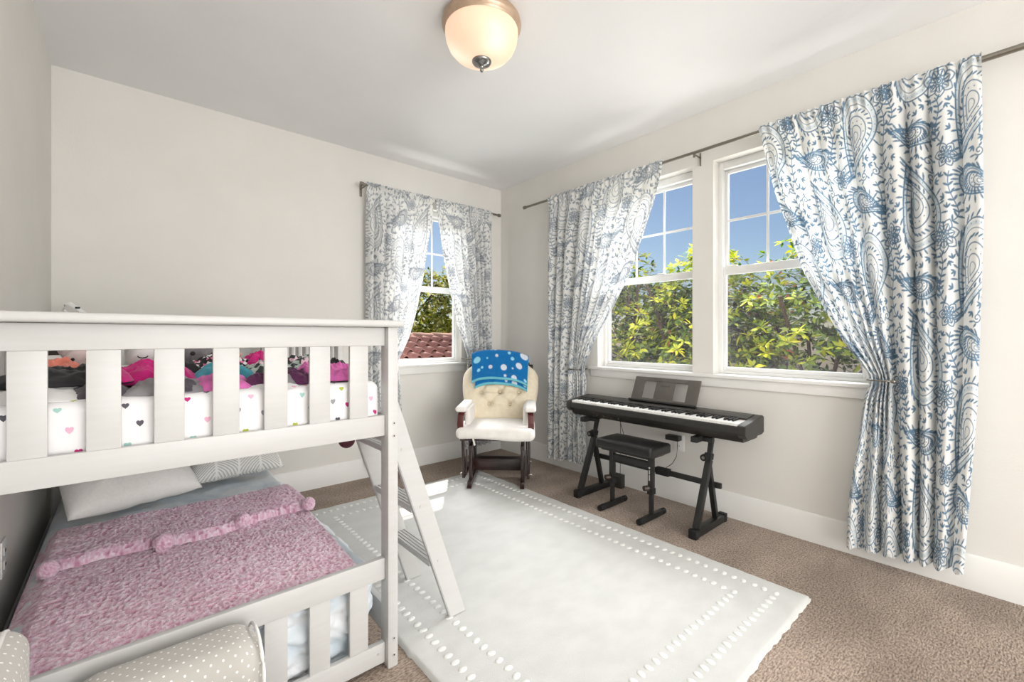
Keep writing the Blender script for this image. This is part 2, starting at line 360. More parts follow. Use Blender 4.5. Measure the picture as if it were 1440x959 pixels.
m = MB(); m.lathe([(.0185, -.001), (.0175, .004), (.012, .0075), (.0, .0085)], seg=10); tm = m.mesh('tuft', True)
def tufts(x0, x1, y0, y1, sp):
    pts = []
    for a, b_ in (((x0, y0), (x1, y0)), ((x1, y0), (x1, y1)), ((x1, y1), (x0, y1)), ((x0, y1), (x0, y0))):
        L = math.hypot(b_[0]-a[0], b_[1]-a[1]); k = max(1, round(L/sp)); hor = abs(b_[0]-a[0]) > abs(b_[1]-a[1])
        for i in range(k): pts.append((a[0]+(b_[0]-a[0])*i/k, a[1]+(b_[1]-a[1])*i/k, hor))
    for px, py, hor in pts:
        o = link('tuft', tm, M_tuft, rug, (px+random.uniform(-.002, .002), py+random.uniform(-.002, .002), RT), (0, 0, random.uniform(-.3, .3)))
        o.scale = (.72, 1.0, .6) if hor else (1.0, .72, .6)
tufts(.892, 2.235, .735, 3.05, .0465); tufts(1.017, 2.106, .866, 2.92, .0465)

# ------------------------------------------------------------------ bunk bed
bed = thing('bunk_bed', 'white painted wooden bunk bed with slatted ends against the left corner', 'bunk bed', (0, 0, 0))
BXL, BXR = -.308, .741; PW, PD = .039, .061; Y0, Y1 = 1.48, 3.505
def bx(name, lo, hi, bev=.004, par=bed): return MB().box(lo, hi, bev).obj(name, M_bed, par)
M_bolt = mat('bolt_cover', (205, 203, 198), .3, .3, var=(198, 196, 190), scale=30)
foot_post = None
for px in (BXL, BXR-PW):
    for py in (Y0, Y1-PD):
        o = bx('post', (px, py, 0), (px+PW, py+PD, 1.224), .006)
        if px > 0 and py == Y0: foot_post = o
for zz in (.878, .832, .105, .045):
    MB().cyl((.7245, Y0+.001, zz), (.7245, Y0-.0015, zz), .0075, .0065, 14).obj('bolt', M_bolt, foot_post)
    MB().cyl((.7245, Y0-.0014, zz), (.7245, Y0-.0022, zz), .0028, .0028, 8).obj('bolt', M_slot, foot_post)
XI0, XI1 = BXL+PW, BXR-PW
for (ya, yb, face) in ((1.504, 1.526, 0), (3.459, 3.481, 1)):
    cy0, cy1 = (1.462, 1.552) if not face else (3.43, 3.52)
    MB().box((-.320, cy0, 1.223), (.758, cy1, 1.247), .009, seg=3).obj('cap_rail', M_bed, bed)
    bx('top_rail', (XI0, ya, 1.156), (XI1, yb, 1.222))
    r_ = bx('middle_rail', (XI0, ya, .832), (XI1, yb, .906))
    bx('lower_top_rail', (XI0, ya, .315), (XI1, yb, .392))
    r2 = bx('bottom_rail', (XI0, ya, .016), (XI1, yb, .089))
    if not face: MB().cyl((.676, ya+.001, .055), (.676, ya-.0015, .055), .005, .005, 12).obj('bolt', M_bolt, r2)
    for i in range(7):
        xr = .641-.1305*i; bx('slat', (xr-.0655, ya+.004, .905), (xr, yb-.004, 1.158), .003)
        bx('lower_slat', (xr-.0655, ya+.004, .088), (xr, yb-.004, .316), .003)
for px in (BXL+.006, BXR-.028):
    bx('side_rail', (px, Y0+PD, .80), (px+.022, Y1-PD, .906)); bx('lower_side_rail', (px, Y0+PD, .10), (px+.022, Y1-PD, .20))
    g0 = 2.05 if px > 0 else Y0+PD
    bx('guard_rail', (px, g0, 1.156), (px+.022, Y1-PD, 1.222))
    for i in range(12):
        yy = Y1-PD-.10-.13*i
        if yy-.062 > g0: bx('guard_slat', (px+.004, yy-.062, .904), (px+.018, yy, 1.158), .003)
    if px > 0: bx('guard_post', (px, 2.01, .904), (px+.022, 2.06, 1.222))
bx('slat_base', (BXL+.03, Y0+PD, .845), (BXR-.03, Y1-PD, .866), .003)
bx('slat_base', (BXL+.03, Y0+PD+.10, .125), (BXR-.12, Y1-PD, .145), .003)

lad = thing('bunk_ladder', 'white wooden ladder with grooved treads leaning against the bunk bed', 'ladder', (0, 0, 0))
for yy in (1.56, 1.932):
    zt = .885; x0f, x1f = 1.0165, 1.0945; sl = .338
    poly = [(x0f, .016), (x1f, .016)]
    ztop = (x1f-.745)/sl; poly += [(.745, min(ztop, .96)), (.745, (x0f-.745)/sl)] if ztop < .96 else [(x1f-sl*.94, .956), (.745, .956), (.745, (x0f-.745)/sl)]
    o = MB().prism(poly, 'y', yy, yy+.024, .003).obj('ladder_rail', M_bed, lad)
    for zz in (.285, .525, .765):
        if yy < 1.7: MB().cyl((1.055-sl*zz-.0, yy+.001, zz-.01), (1.055-sl*zz, yy-.002, zz-.01), .006, .005, 12).obj('bolt', M_bolt, o)
for zz in (.272, .512, .752):
    xb = x0f-sl*zz+.004; m = MB()
    m.box((xb, 1.584, zz-.022), (xb+.078, 1.932, zz-.003), .002)
    for k in range(5): m.box((xb+.003+k*.0155, 1.584, zz-.004), (xb+.013+k*.0155, 1.932, zz), .0012, seg=1)
    m.obj('tread', M_bed, lad)

# upper mattress in a fitted sheet printed with small hearts
M_heart = bpy.data.materials.new('heart_print_sheet'); M_heart.use_nodes = True
q = N(M_heart); n, l = q.n, q.l; p = n['Principled BSDF']; p.inputs['Roughness'].default_value = .9; p.inputs['Sheen Weight'].default_value = .15
tc = n.new('ShaderNodeTexCoord'); sx = n.new('ShaderNodeSeparateXYZ'); l.new(tc.outputs['Object'], sx.inputs[0])
CELL = .070
u = q.op('DIVIDE', sx.outputs[0], CELL); v = q.op('DIVIDE', q.op('ADD', sx.outputs[2], sx.outputs[1]), CELL*.72)
fv = q.op('FLOOR', v); u = q.op('ADD', u, q.op('MULTIPLY', fv, .43))
cu, cv = q.op('FLOOR', u), fv
cx = n.new('ShaderNodeCombineXYZ'); l.new(cu, cx.inputs[0]); l.new(cv, cx.inputs[1]); wn = n.new('ShaderNodeTexWhiteNoise'); wn.noise_dimensions = '2D'; l.new(cx.outputs[0], wn.inputs['Vector'])
sc = n.new('ShaderNodeSeparateColor'); l.new(wn.outputs['Color'], sc.inputs[0])
du = q.op('SUBTRACT', q.op('SUBTRACT', u, cu), q.op('ADD', .3, q.op('MULTIPLY', sc.outputs[0], .4)))
dv = q.op('SUBTRACT', q.op('SUBTRACT', v, cv), q.op('ADD', .3, q.op('MULTIPLY', sc.outputs[1], .4)))
X = q.op('DIVIDE', q.op('MULTIPLY', du, CELL), .0078); Y = q.op('ADD', q.op('DIVIDE', q.op('MULTIPLY', dv, CELL*.72), .0078), .1)
Y2 = q.op('SUBTRACT', Y, q.op('MULTIPLY', q.op('SQRT', q.op('ABSOLUTE', X)), .75))
inside = q.op('LESS_THAN', q.op('ADD', q.op('MULTIPLY', X, X), q.op('MULTIPLY', Y2, Y2)), 1.0)
rp = n.new('ShaderNodeValToRGB'); rp.color_ramp.interpolation = 'CONSTANT'; l.new(wn.outputs['Value'], rp.inputs[0])
els = rp.color_ramp.elements; els[0].color = rgba((196, 40, 120)); els[1].position = .2; els[1].color = rgba((86, 84, 92))
for pos, c in ((.38, (176, 186, 72)), (.55, (232, 176, 200)), (.72, (150, 150, 156)), (.86, (160, 200, 192))): e = els.new(pos); e.color = rgba(c)
l.new(q.mix(inside, rgba((236, 234, 234)), rp.outputs[0]), p.inputs['Base Color'])
def wr(V):
    V = V.copy(); V[:, 1] += fbm(V[:, 0]*6, V[:, 2]*14, 3, 11)*.010*(V[:, 1] < 1.7); V[:, 2] += fbm(V[:, 0]*5, V[:, 1]*5, 3, 4)*.012*(V[:, 2] > 1.0); return V
Vv, Ff = soft_box((-.268, 1.537, .868), (.698, 3.43, 1.03), .03, n=60, fn=wr)
o = link('mattress', fast_mesh('mattress', Vv, Ff), M_heart); tag(o, 'top bunk mattress in a white fitted sheet printed with small hearts', 'mattress')

# clothes heaped on the top bunk
def patterned(name, c1, c2, c3=None, scale=30, th=.5):
    m = bpy.data.materials.new(name); m.use_nodes = True; n, l = nodes_of(m); p = n['Principled BSDF']; p.inputs['Roughness'].default_value = .9
    tc = n.new('ShaderNodeTexCoord'); v = n.new('ShaderNodeTexVoronoi'); v.inputs['Scale'].default_value = scale; l.new(tc.outputs['Object'], v.inputs[0])
    r = n.new('ShaderNodeValToRGB'); r.color_ramp.interpolation = 'CONSTANT'; sp = n.new('ShaderNodeSeparateColor'); l.new(v.outputs['Color'], sp.inputs[0]); l.new(sp.outputs[0], r.inputs[0])
    r.color_ramp.elements[0].color = rgba(c1); r.color_ramp.elements[1].position = th; r.color_ramp.elements[1].color = rgba(c2)
    if c3: e = r.color_ramp.elements.new(.78); e.color = rgba(c3)
    l.new(r.outputs[0], p.inputs['Base Color']); return m
def fab(name, c): return mat(name, c, .9, var=tuple(int(x*.86) for x in c), scale=18, bump=.3, bscale=600, bdist=.001, sheen=.2)
GI = [0]
def garment(label, m, c, size, h, rz=0, lump=1.0, seed=None):
    GI[0] += 1; sd = seed or GI[0]*3+1
    nr, na = 26, 72; h = h*.82; R, A = np.meshgrid(np.linspace(0, 1, nr), np.arange(na)/na*2*PI, indexing='ij')
    sq = 1/np.maximum(np.abs(np.cos(A))**3+np.abs(np.sin(A))**3, 1e-6)**(1/3)
    edge = sq*(1+.28*fbm(np.cos(A)*2.2+sd, np.sin(A)*2.2, 2, sd))
    X = R*edge*np.cos(A)*size[0]/2; Y_ = R*edge*np.sin(A)*size[1]/2
    rg = ridge(X*17+sd*1.7, Y_*19, 4, sd)+.5*ridge(X*48+sd, Y_*40, 2, sd+2)
    prof = (1-R**3.2); Z = h*prof*(.62+.42*lump*rg)+.004*(1-R)
    Z = np.maximum(Z, .001)
    V = np.stack([X, Y_, Z], -1).reshape(-1, 3); F = []
    for i in range(nr-1):
        for j in range(na): F.append((i*na+j, (i+1)*na+j, (i+1)*na+(j+1) % na, i*na+(j+1) % na))
    nb = len(V); ring = V[(nr-1)*na:].copy(); ring[:, 2] = 0; ring[:, :2] *= .97; V = np.concatenate([V, ring, [[0, 0, 0]]])
    for j in range(na):
        F.append(((nr-1)*na+j, nb+j, nb+(j+1) % na, (nr-1)*na+(j+1) % na))
    me = fast_mesh('garment', V, np.array(F)); o = link('garment', me, m, None, c, (0, 0, rz))
    return tag(o, label, 'clothing', 'clothes heaped on the top bunk')
ZM = 1.028
K = fab('black_jersey', (26, 25, 28)); MG = fab('magenta_jersey', (214, 26, 130)); GR = fab('grey_marl', (150, 146, 148)); DG = fab('charcoal_knit', (84, 78, 86)); PK = fab('pink_flannel', (238, 120, 196)); TL = fab('teal_jersey', (70, 168, 186)); WH = M_white_fab; CO = fab('coral_jersey', (236, 140, 120)); PU = fab('plum_jersey', (100, 40, 88))
PT = patterned('black_white_print', (34, 34, 38), (228, 226, 226), (222, 120, 160), 70, .42); PG = patterned('grey_green_print', (60, 66, 64), (176, 188, 180), (232, 196, 210), 60, .4)
garment('white folded top with nothing printed, at the left end of the heap', WH, (-.15, 1.66, ZM), (.30, .20), .035)
garment('dark grey strip of clothing hanging over the white top at the heap\'s left end', DG, (-.055, 1.63, ZM), (.13, .12), .045, .5)
garment('black crumpled garment in the heap, left of the magenta ones', K, (-.13, 1.74, ZM+.03), (.30, .22), .055)
garment('coral garment showing under the black one in the heap', CO, (-.16, 1.90, ZM+.02), (.22, .18), .085)
garment('bright magenta garment beside the black one, left half of the heap', MG, (-.04, 1.70, ZM+.035), (.10, .16), .05)
garment('light grey crumpled hoodie with charcoal patches, behind the third gap', GR, (.085, 1.63, ZM), (.20, .15), .05)
garment('charcoal crumpled leggings lying on the grey hoodie', DG, (.115, 1.595, ZM+.004), (.09, .07), .045)
garment('magenta and black sports top spread on the grey hoodie', MG, (.065, 1.76, ZM+.02), (.22, .18), .075)
garment('black garment behind the magenta sports top, under the round plush', K, (.10, 1.93, ZM), (.24, .2), .105)
garment('pink flannel pyjamas below the teal shirt', PK, (.222, 1.645, ZM), (.17, .16), .052)
garment('teal shirt lying between the pink pyjamas and the printed top', TL, (.245, 1.78, ZM+.012), (.2, .17), .068)
garment('black and white printed top above the teal shirt', PT, (.265, 1.94, ZM+.02), (.24, .2), .085)
garment('grey sweatpants at the front of the heap\'s middle', GR, (.365, 1.65, ZM), (.17, .14), .045)
garment('plum garment tucked beside the grey sweatpants', PU, (.318, 1.63, ZM), (.08, .1), .05)
garment('grey-green printed pyjamas behind the grey sweatpants', PG, (.39, 1.80, ZM), (.22, .19), .085)
garment('vivid magenta knit on top of the printed pyjamas', MG, (.395, 1.93, ZM+.02), (.19, .15), .095)
garment('plum and pink crumpled garment right of the grey sweatpants', PU, (.462, 1.66, ZM), (.15, .14), .055)
garment('pink flannel top lying across the plum garment', PK, (.50, 1.70, ZM+.012), (.10, .11), .062, .4)
garment('grey-green printed leggings behind the pink flannel top', PG, (.52, 1.90, ZM), (.2, .2), .10)
garment('large pink flannel nightgown at the right end of the heap', PK, (.60, 1.70, ZM), (.15, .17), .075)
garment('small black garment behind the pink nightgown', K, (.635, 1.86, ZM), (.14, .12), .085)
o = garment('white top sheet corner folded over the front of the heap', M_heart, (.35, 1.60, ZM-.006), (.20, .11), .018, -.2)
o['group'] = 'loose bedding on the top bunk'; o['category'] = 'sheet'

# plush toys on the heap
def toy(label, loc, rz=0): return thing('plush_toy', label, 'plush toy', loc, rz, 'plush toys on the top bunk')
P_pk = fab('dusty_pink_plush', (222, 200, 198)); P_wh = fab('white_plush', (238, 237, 236)); P_gr = fab('grey_plush', (128, 124, 126)); P_ye = fab('yellow_plush', (244, 190, 50)); P_pe = fab('peach_plush', (232, 172, 150)); P_br = fab('brown_plush', (52, 40, 30))
t = toy('dusty pink plush animal with long ears at the left of the heap', (-.115, 2.12, 1.068), -.1)
MB().ball((0, 0, .035), .052, (1, .9, .95)).obj('head', P_pk, t, smooth=True); MB().ball((0, .07, .02), .06, (1, 1.1, .8)).obj('body', P_pk, t, smooth=True)
for sx_ in (-1, 1): MB().ball((.045*sx_, .01, .07), .022, (.8, .6, 1.9), M=Matrix.Rotation(.5*sx_, 4, 'Y')).obj('ear', P_pk, t, smooth=True)
for sx_ in (-1, 1): MB().ball((.018*sx_, -.046, .045), .005).obj('eye', M_slot, t, smooth=True)
t = toy('white round plush face with a closed sleepy eye', (.055, 1.93, 1.072), .1)
MB().ball((0, 0, .05), .058, (1, .85, .95)).obj('head', P_wh, t, smooth=True)
for sx_ in (-1, 1): MB().tube([(.022*sx_+.013*math.cos(a), -.050, .055-.007*math.sin(a)) for a in np.linspace(0, PI, 9)], .0016, 5).obj('eye', M_slot, t, smooth=True)
t = toy('grey plush animal with a dark nose beside the white round one', (.185, 2.12, 1.08), .3)
MB().ball((0, 0, .045), .055, (1, .9, .95)).obj('head', P_gr, t, smooth=True); MB().ball((-.012, -.05, .045), .008).obj('nose', M_slot, t, smooth=True)
MB().ball((.05, .06, .03), .06, (1, 1, .8)).obj('body', P_gr, t, smooth=True)
for sx_ in (-1, 1): MB().ball((.04*sx_, 0, .088), .02).obj('ear', P_br, t, smooth=True)
t = toy('yellow and peach plush toy lying behind the printed top', (.31, 2.22, 1.075), .2)
MB().ball((-.02, 0, .02), .032).obj('head', P_ye, t, smooth=True); MB().ball((.03, .02, .035), .028, (1.7, .8, .7)).obj('arm', P_pe, t, smooth=True); MB().ball((.02, .06, .03), .04).obj('body', P_pe, t, smooth=True)
# dark brown storage box and white cushion at the head of the top bunk
t = thing('storage_box', 'dark brown box standing at the head of the top bunk', 'box', (-.182, 2.55, ZM+.003))
MB().box((-.085, -.10, 0), (.085, .10, .135), .008).obj('body', mat('dark_brown_box', (54, 42, 34), .7, var=(46, 36, 28), scale=12), t); MB().box((-.09, -.105, .12), (.09, .105, .15), .006).obj('lid', mat('dark_brown_lid', (48, 38, 30), .7, var=(40, 32, 26), scale=12), t)
Vv, Ff = soft_box((-.255, 2.24, ZM+.002), (-.145, 2.40, ZM+.092), .04, n=10)
o = link('cushion', fast_mesh('cushion', Vv, Ff), M_white_fab); tag(o, 'small white cushion in front of the dark brown box', 'cushion')
# white clip lamp whose arm shows above the rail
t = thing('clip_lamp', 'white slim clip lamp arm rising above the bed head at the far left', 'lamp', (-.20, 3.475, 1.247))
m = MB(); m.box((-.02, -.025, 0), (.02, .03, .03), .004); m.obj('clip', M_plate, t)
m = MB(); m.bar((.055, 0, .04), (-.045, -.005, .128), .02, .014, .004, up=(0, 1, 0)); m.bar((0, 0, .02), (.05, 0, .045), .014, .012, .003, up=(0, 1, 0)); m.obj('arm', M_plate, t)
MB().box((-.02, -.0135, .098), (0, -.0075, .108), .001, Matrix.Rotation(0, 4, 'Y')).obj('switch', M_slot, t)
m = MB(); m.tube([(-.045, -.005, .128), (-.06, -.005, .118), (-.066, -.005, .09), (-.05, -.005, .07), (-.02, -.005, .066)], .006, 8); m.obj('lamp_head', M_plate, t)
# round maroon ball hanging from the side rail
t = thing('hanging_ball', 'small maroon round ornament hanging below the top bunk side rail', 'ornament', (.764, 2.04, 0))
MB().ball((0, 0, .712), .037).obj('ball', mat('maroon_felt', (92, 40, 50), .6, var=(78, 32, 42), scale=30), t, smooth=True)
m = MB(); m.tube([(0, 0, .745), (0, 0, .83), (-.010, 0, .907), (-.03, 0, .910)], .002, 6); m.obj('cord', M_slot, t)

# lower bunk: mattress, comforter, blanket, pillows
MB().box((-.25, 1.60, .146), (.66, 3.40, .315), .03, seg=3)
Vv, Ff = soft_box((-.24, 1.62, .147), (.64, 3.40, .30), .04, n=20)
o = link('mattress', fast_mesh('mattress', Vv, Ff), M_white_fab); tag(o, 'lower bunk mattress hidden under the pale quilt and pink blanket', 'mattress')
def quilt(V):
    V = V.copy(); x, y, z = V.T
    top = smoothstep(.30, .36, z); side = 1-top
    V[:, 2] += top*(ridge(x*9, y*8, 3, 2)*.014-.006)
    f = side*smoothstep(.05, .2, .36-z+.1)
    fr = smoothstep(1.75, 1.60, y); rt = smoothstep(.6, .68, x)
    V[:, 1] += fr*side*(ridge(x*8+z*9, z*11-x*3, 3, 6)*.040-.010+ridge(x*15-z*12, z*24+x*5, 3, 16)*.022); V[:, 0] += rt*side*(ridge(y*6, z*11+y*3, 3, 8)*.030-.018)
    lowend = smoothstep(.22, .10, z)
    V[:, 0] -= rt*lowend*.02
    V[:, 2] -= .0
    return V
Vv, Ff = soft_box((-.272, 1.545, .03), (.694, 3.425, .352), .055, n=120, seg=8, fn=quilt)
M_quilt = mat('pale_quilt', (238, 240, 241), .9, var=(208, 221, 230), scale=7, bump=.3, bscale=60, bdist=.004, sheen=.2)
o = link('comforter', fast_mesh('comforter', Vv, Ff), M_quilt); tag(o, 'pale blue-white crumpled quilt covering the lower bunk', 'quilt')

blk = thing('throw_blanket', 'fluffy mottled pink blanket with pom-poms spread over the lower bunk', 'blanket', (0, 0, 0))
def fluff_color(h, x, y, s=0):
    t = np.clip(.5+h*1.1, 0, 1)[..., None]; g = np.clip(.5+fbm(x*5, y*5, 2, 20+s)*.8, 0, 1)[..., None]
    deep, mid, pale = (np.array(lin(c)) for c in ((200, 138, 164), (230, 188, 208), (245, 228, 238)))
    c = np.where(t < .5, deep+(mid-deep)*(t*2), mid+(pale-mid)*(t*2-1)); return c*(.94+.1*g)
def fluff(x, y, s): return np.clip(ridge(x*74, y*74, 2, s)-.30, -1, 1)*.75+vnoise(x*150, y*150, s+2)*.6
M_fluff = attr_fabric('pink_sherpa', .98, 0, .5, .8, 320, .004)
nu, nv = 330, 300
U, V = np.meshgrid(np.linspace(0, 1, nu), np.linspace(0, 1, nv), indexing='ij')
xl = -.262; xr_t = .668-.045*(1-V); x = xl+(xr_t-xl)*U; y = 1.555+(2.60-1.555)*V+.02*fbm(U*6, V*0, 2, 5)
z = .366+.006*fbm(x*6, y*6, 3, 9); z = z-.30*np.clip(-.205-x, 0, 1)**1.0*1.8-.10*np.clip(x-.62, 0, 1)-.25*np.clip(1.585-y, 0, 1)
h = fluff(x, y, 30); z = z+.007*h
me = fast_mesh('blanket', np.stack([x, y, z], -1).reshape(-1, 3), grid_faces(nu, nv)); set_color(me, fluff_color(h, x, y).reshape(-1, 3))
link('cover', me, M_fluff, blk)
# folded-back band along the top with its pom-poms
nu, nv = 320, 150
U, V = np.meshgrid(np.linspace(0, 1, nu), np.linspace(0, 1, nv), indexing='ij')
x = -.235+(.672+.235)*U; y0 = 2.20+.03*np.sin(U*9)+.02*fbm(U*5, 0*U, 2, 3); y1 = 2.60+.03*fbm(U*4, 0*U+3, 2, 6)
y = y0+(y1-y0)*V; hh = .030*np.clip(np.minimum(V, 1-V)/.07, 0, 1)**.5+.012*np.sin(V*PI)*(1+fbm(U*5, V*2, 2, 8)*1.6)
z = .368+hh*np.clip(np.minimum(U, 1-U)/.03, .2, 1)**.5+.006*fbm(x*6, y*6, 3, 9)-.30*np.clip(-.21-x, 0, 1)-.15*np.clip(x-.63, 0, 1); h = fluff(x, y, 44); z = z+.007*h
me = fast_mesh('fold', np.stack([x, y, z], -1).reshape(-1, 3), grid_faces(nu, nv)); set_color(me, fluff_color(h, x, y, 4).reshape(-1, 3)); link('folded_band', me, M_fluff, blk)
def pompom(c, r):
    A, B_ = np.meshgrid(np.arange(36)/36*2*PI, np.linspace(0, PI, 20), indexing='ij')
    d = np.stack([np.cos(A)*np.sin(B_), np.sin(A)*np.sin(B_), np.cos(B_)], -1); h = fluff(A*.12+c[0], B_*.12, 60)
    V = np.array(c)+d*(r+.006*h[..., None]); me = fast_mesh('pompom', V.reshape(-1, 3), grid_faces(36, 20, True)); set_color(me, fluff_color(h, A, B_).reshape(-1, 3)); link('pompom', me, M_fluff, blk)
for px, py, r in ((-.205, 2.185, .030), (.105, 2.175, .034), (.375, 2.205, .032), (.650, 2.225, .030)): pompom((px, py, .393), r)

def pillow(label, m, c, sx_, sz_, th, tilt, rz, seed):
    nu, nv = 60, 46; P = []
    U, V = np.meshgrid(np.linspace(-1, 1, nu), np.linspace(-1, 1, nv), indexing='ij'); Q = []
    for sgn in (1, -1):
        b_ = (1-np.abs(U)**2.6)**.55*(1-np.abs(V)**2.6)**.55
        X = U*sx_/2*(1-.05*(1-V**2)*0-.06*(np.abs(U)*(1-np.abs(V)))); Z = V*sz_/2*(1-.07*(np.abs(V)*(1-np.abs(U))))
        Yy = sgn*(-1)*th/2*b_*(1+.22*fbm(U*3, V*3, 3, seed+sgn))
        P.append(np.stack([X, Yy, Z], -1).reshape(-1, 3)); f = grid_faces(nu, nv)+(0 if sgn > 0 else nu*nv); Q.append(f if sgn > 0 else f[:, ::-1])
    me = fast_mesh('pillow', np.concatenate(P), np.concatenate(Q)); bm_ = bmesh.new(); bm_.from_mesh(me); bmesh.ops.remove_doubles(bm_, verts=bm_.verts, dist=1e-5); bm_.to_mesh(me); bm_.free()
    o = link('pillow', me, m, None, c, (tilt, 0, rz)); return tag(o, label, 'pillow')
M_pil1 = mat('white_dotted_pillowcase', (240, 237, 232), .9, var=(234, 231, 226), scale=90, bump=.25, bscale=160, bdist=.002, sheen=.2)
M_pil2 = bpy.data.materials.new('striped_pillowcase'); M_pil2.use_nodes = True
q = N(M_pil2); n, l = q.n, q.l; p = n['Principled BSDF']; p.inputs['Roughness'].default_value = .9
tc = n.new('ShaderNodeTexCoord'); sx = n.new('ShaderNodeSeparateXYZ'); l.new(tc.outputs['Object'], sx.inputs[0])
zig = q.op('PINGPONG', q.op('ADD', sx.outputs[0], 1.0), .11); s_ = q.op('FRACT', q.op('MULTIPLY', q.op('ADD', q.op('MULTIPLY', zig, .62), sx.outputs[2]), 85.0))
seam = q.op('GREATER_THAN', q.op('ABSOLUTE', q.op('SUBTRACT', zig, .055)), .049)
col = q.mix(q.op('LESS_THAN', s_, .42), rgba((236, 235, 231)), rgba((188, 187, 183))); l.new(q.mix(seam, col, rgba((240, 239, 235))), p.inputs['Base Color'])
pillow('white pillow with a faint dotted weave at the left of the lower bunk', M_pil1, (-.015, 2.92, .555), .50, .56, .24, -1.05, .28, 3)
pillow('grey and white chevron-striped pillow at the right of the lower bunk', M_pil2, (.46, 3.10, .545), .46, .52, .22, -1.02, .12, 9)

# ------------------------------------------------------------------ child's armchair, grey with white dots
M_dot = bpy.data.materials.new('grey_dotted_fabric'); M_dot.use_nodes = True
q = N(M_dot); n, l = q.n, q.l; p = n['Principled BSDF']; p.inputs['Roughness'].default_value = .9; p.inputs['Sheen Weight'].default_value = .2
uvn = n.new('ShaderNodeUVMap'); sx = n.new('ShaderNodeSeparateXYZ'); l.new(uvn.outputs[0], sx.inputs[0])
SP = .026
u = q.op('DIVIDE', sx.outputs[0], SP); v = q.op('DIVIDE', sx.outputs[1], SP*.62); fv = q.op('FLOOR', v); u = q.op('ADD', u, q.op('MULTIPLY', q.op('MODULO', q.op('ABSOLUTE', fv), 2.0), .5))
a_ = q.op('MULTIPLY', q.op('SUBTRACT', q.op('FRACT', u), .5), SP); b_ = q.op('MULTIPLY', q.op('SUBTRACT', q.op('SUBTRACT', v, fv), .5), SP*.62)
ins = q.op('LESS_THAN', q.op('ADD', q.op('MULTIPLY', a_, a_), q.op('MULTIPLY', b_, b_)), .0026**2)
l.new(q.mix(ins, rgba((186, 182, 175)), rgba((240, 238, 234))), p.inputs['Base Color'])
tc = n.new('ShaderNodeTexCoord'); t2 = n.new('ShaderNodeTexNoise'); t2.inputs['Scale'].default_value = 700; l.new(tc.outputs['Object'], t2.inputs[0]); b = n.new('ShaderNodeBump'); b.inputs['Strength'].default_value = .2; b.inputs['Distance'].default_value = .001; l.new(t2.outputs[0], b.inputs['Height']); l.new(b.outputs[0], p.inputs['Normal'])
def box_uv(me):
    uv = me.uv_layers.new(name='UVMap')
    for po in me.polygons:
        nx, ny, nz = (abs(k_) for k_ in po.normal)
        for li in po.loop_indices:
            c = me.vertices[me.loops[li].vertex_index].co
            uv.data[li].uv = (c.x, c.y) if nz >= max(nx, ny) else ((c.y, c.z) if nx > ny else (c.x, c.z))
kid = thing('toddler_armchair', 'grey upholstered child\'s armchair with white polka dots, at the foot of the bunk bed', 'armchair', (0, 0, 0))
def kidpart(name, lo, hi, r, fn=None):
    Vv, Ff = soft_box(lo, hi, r, n=14, seg=6, fn=fn); me = fast_mesh(name, Vv, Ff); box_uv(me); return link(name, me, M_dot, kid)
M_pipe = mat('white_piping', (236, 234, 230), .8, var=(230, 228, 224), scale=40)
kidpart('seat', (-.10, .90, .06), (.27, 1.30, .24), .04)
kidpart('armrest', (-.12, 1.285, .03), (.282, 1.492, .392), .075); kidpart('armrest', (-.12, .70, .03), (.282, .905, .392), .075)
kidpart('backrest', (-.306, .70, .03), (-.158, 1.44, .572), .05)
# piping on the arm's front end and along the backrest edge
pts = [(.268, 1.388+.098*math.cos(a), .295+.092*math.sin(a)) for a in np.linspace(-.2, PI+.2, 24)]
MB().tube([(.268, 1.484, .05)]+pts+[(.268, 1.292, .05)], .0045, 8).obj('piping', M_pipe, kid, smooth=True)
MB().tube([(-.195, .75, .571), (-.195, 1.39, .571), (-.195, 1.425, .558), (-.195, 1.439, .52), (-.195, 1.440, .05)], .005, 8).obj('piping', M_pipe, kid, smooth=True)
for px, py in ((-.26, .76), (-.26, 1.40), (.23, .76), (.23, 1.42)): MB().cyl((px, py, 0), (px, py, .035), .016, .02, 12).obj('foot', M_rubber, kid)

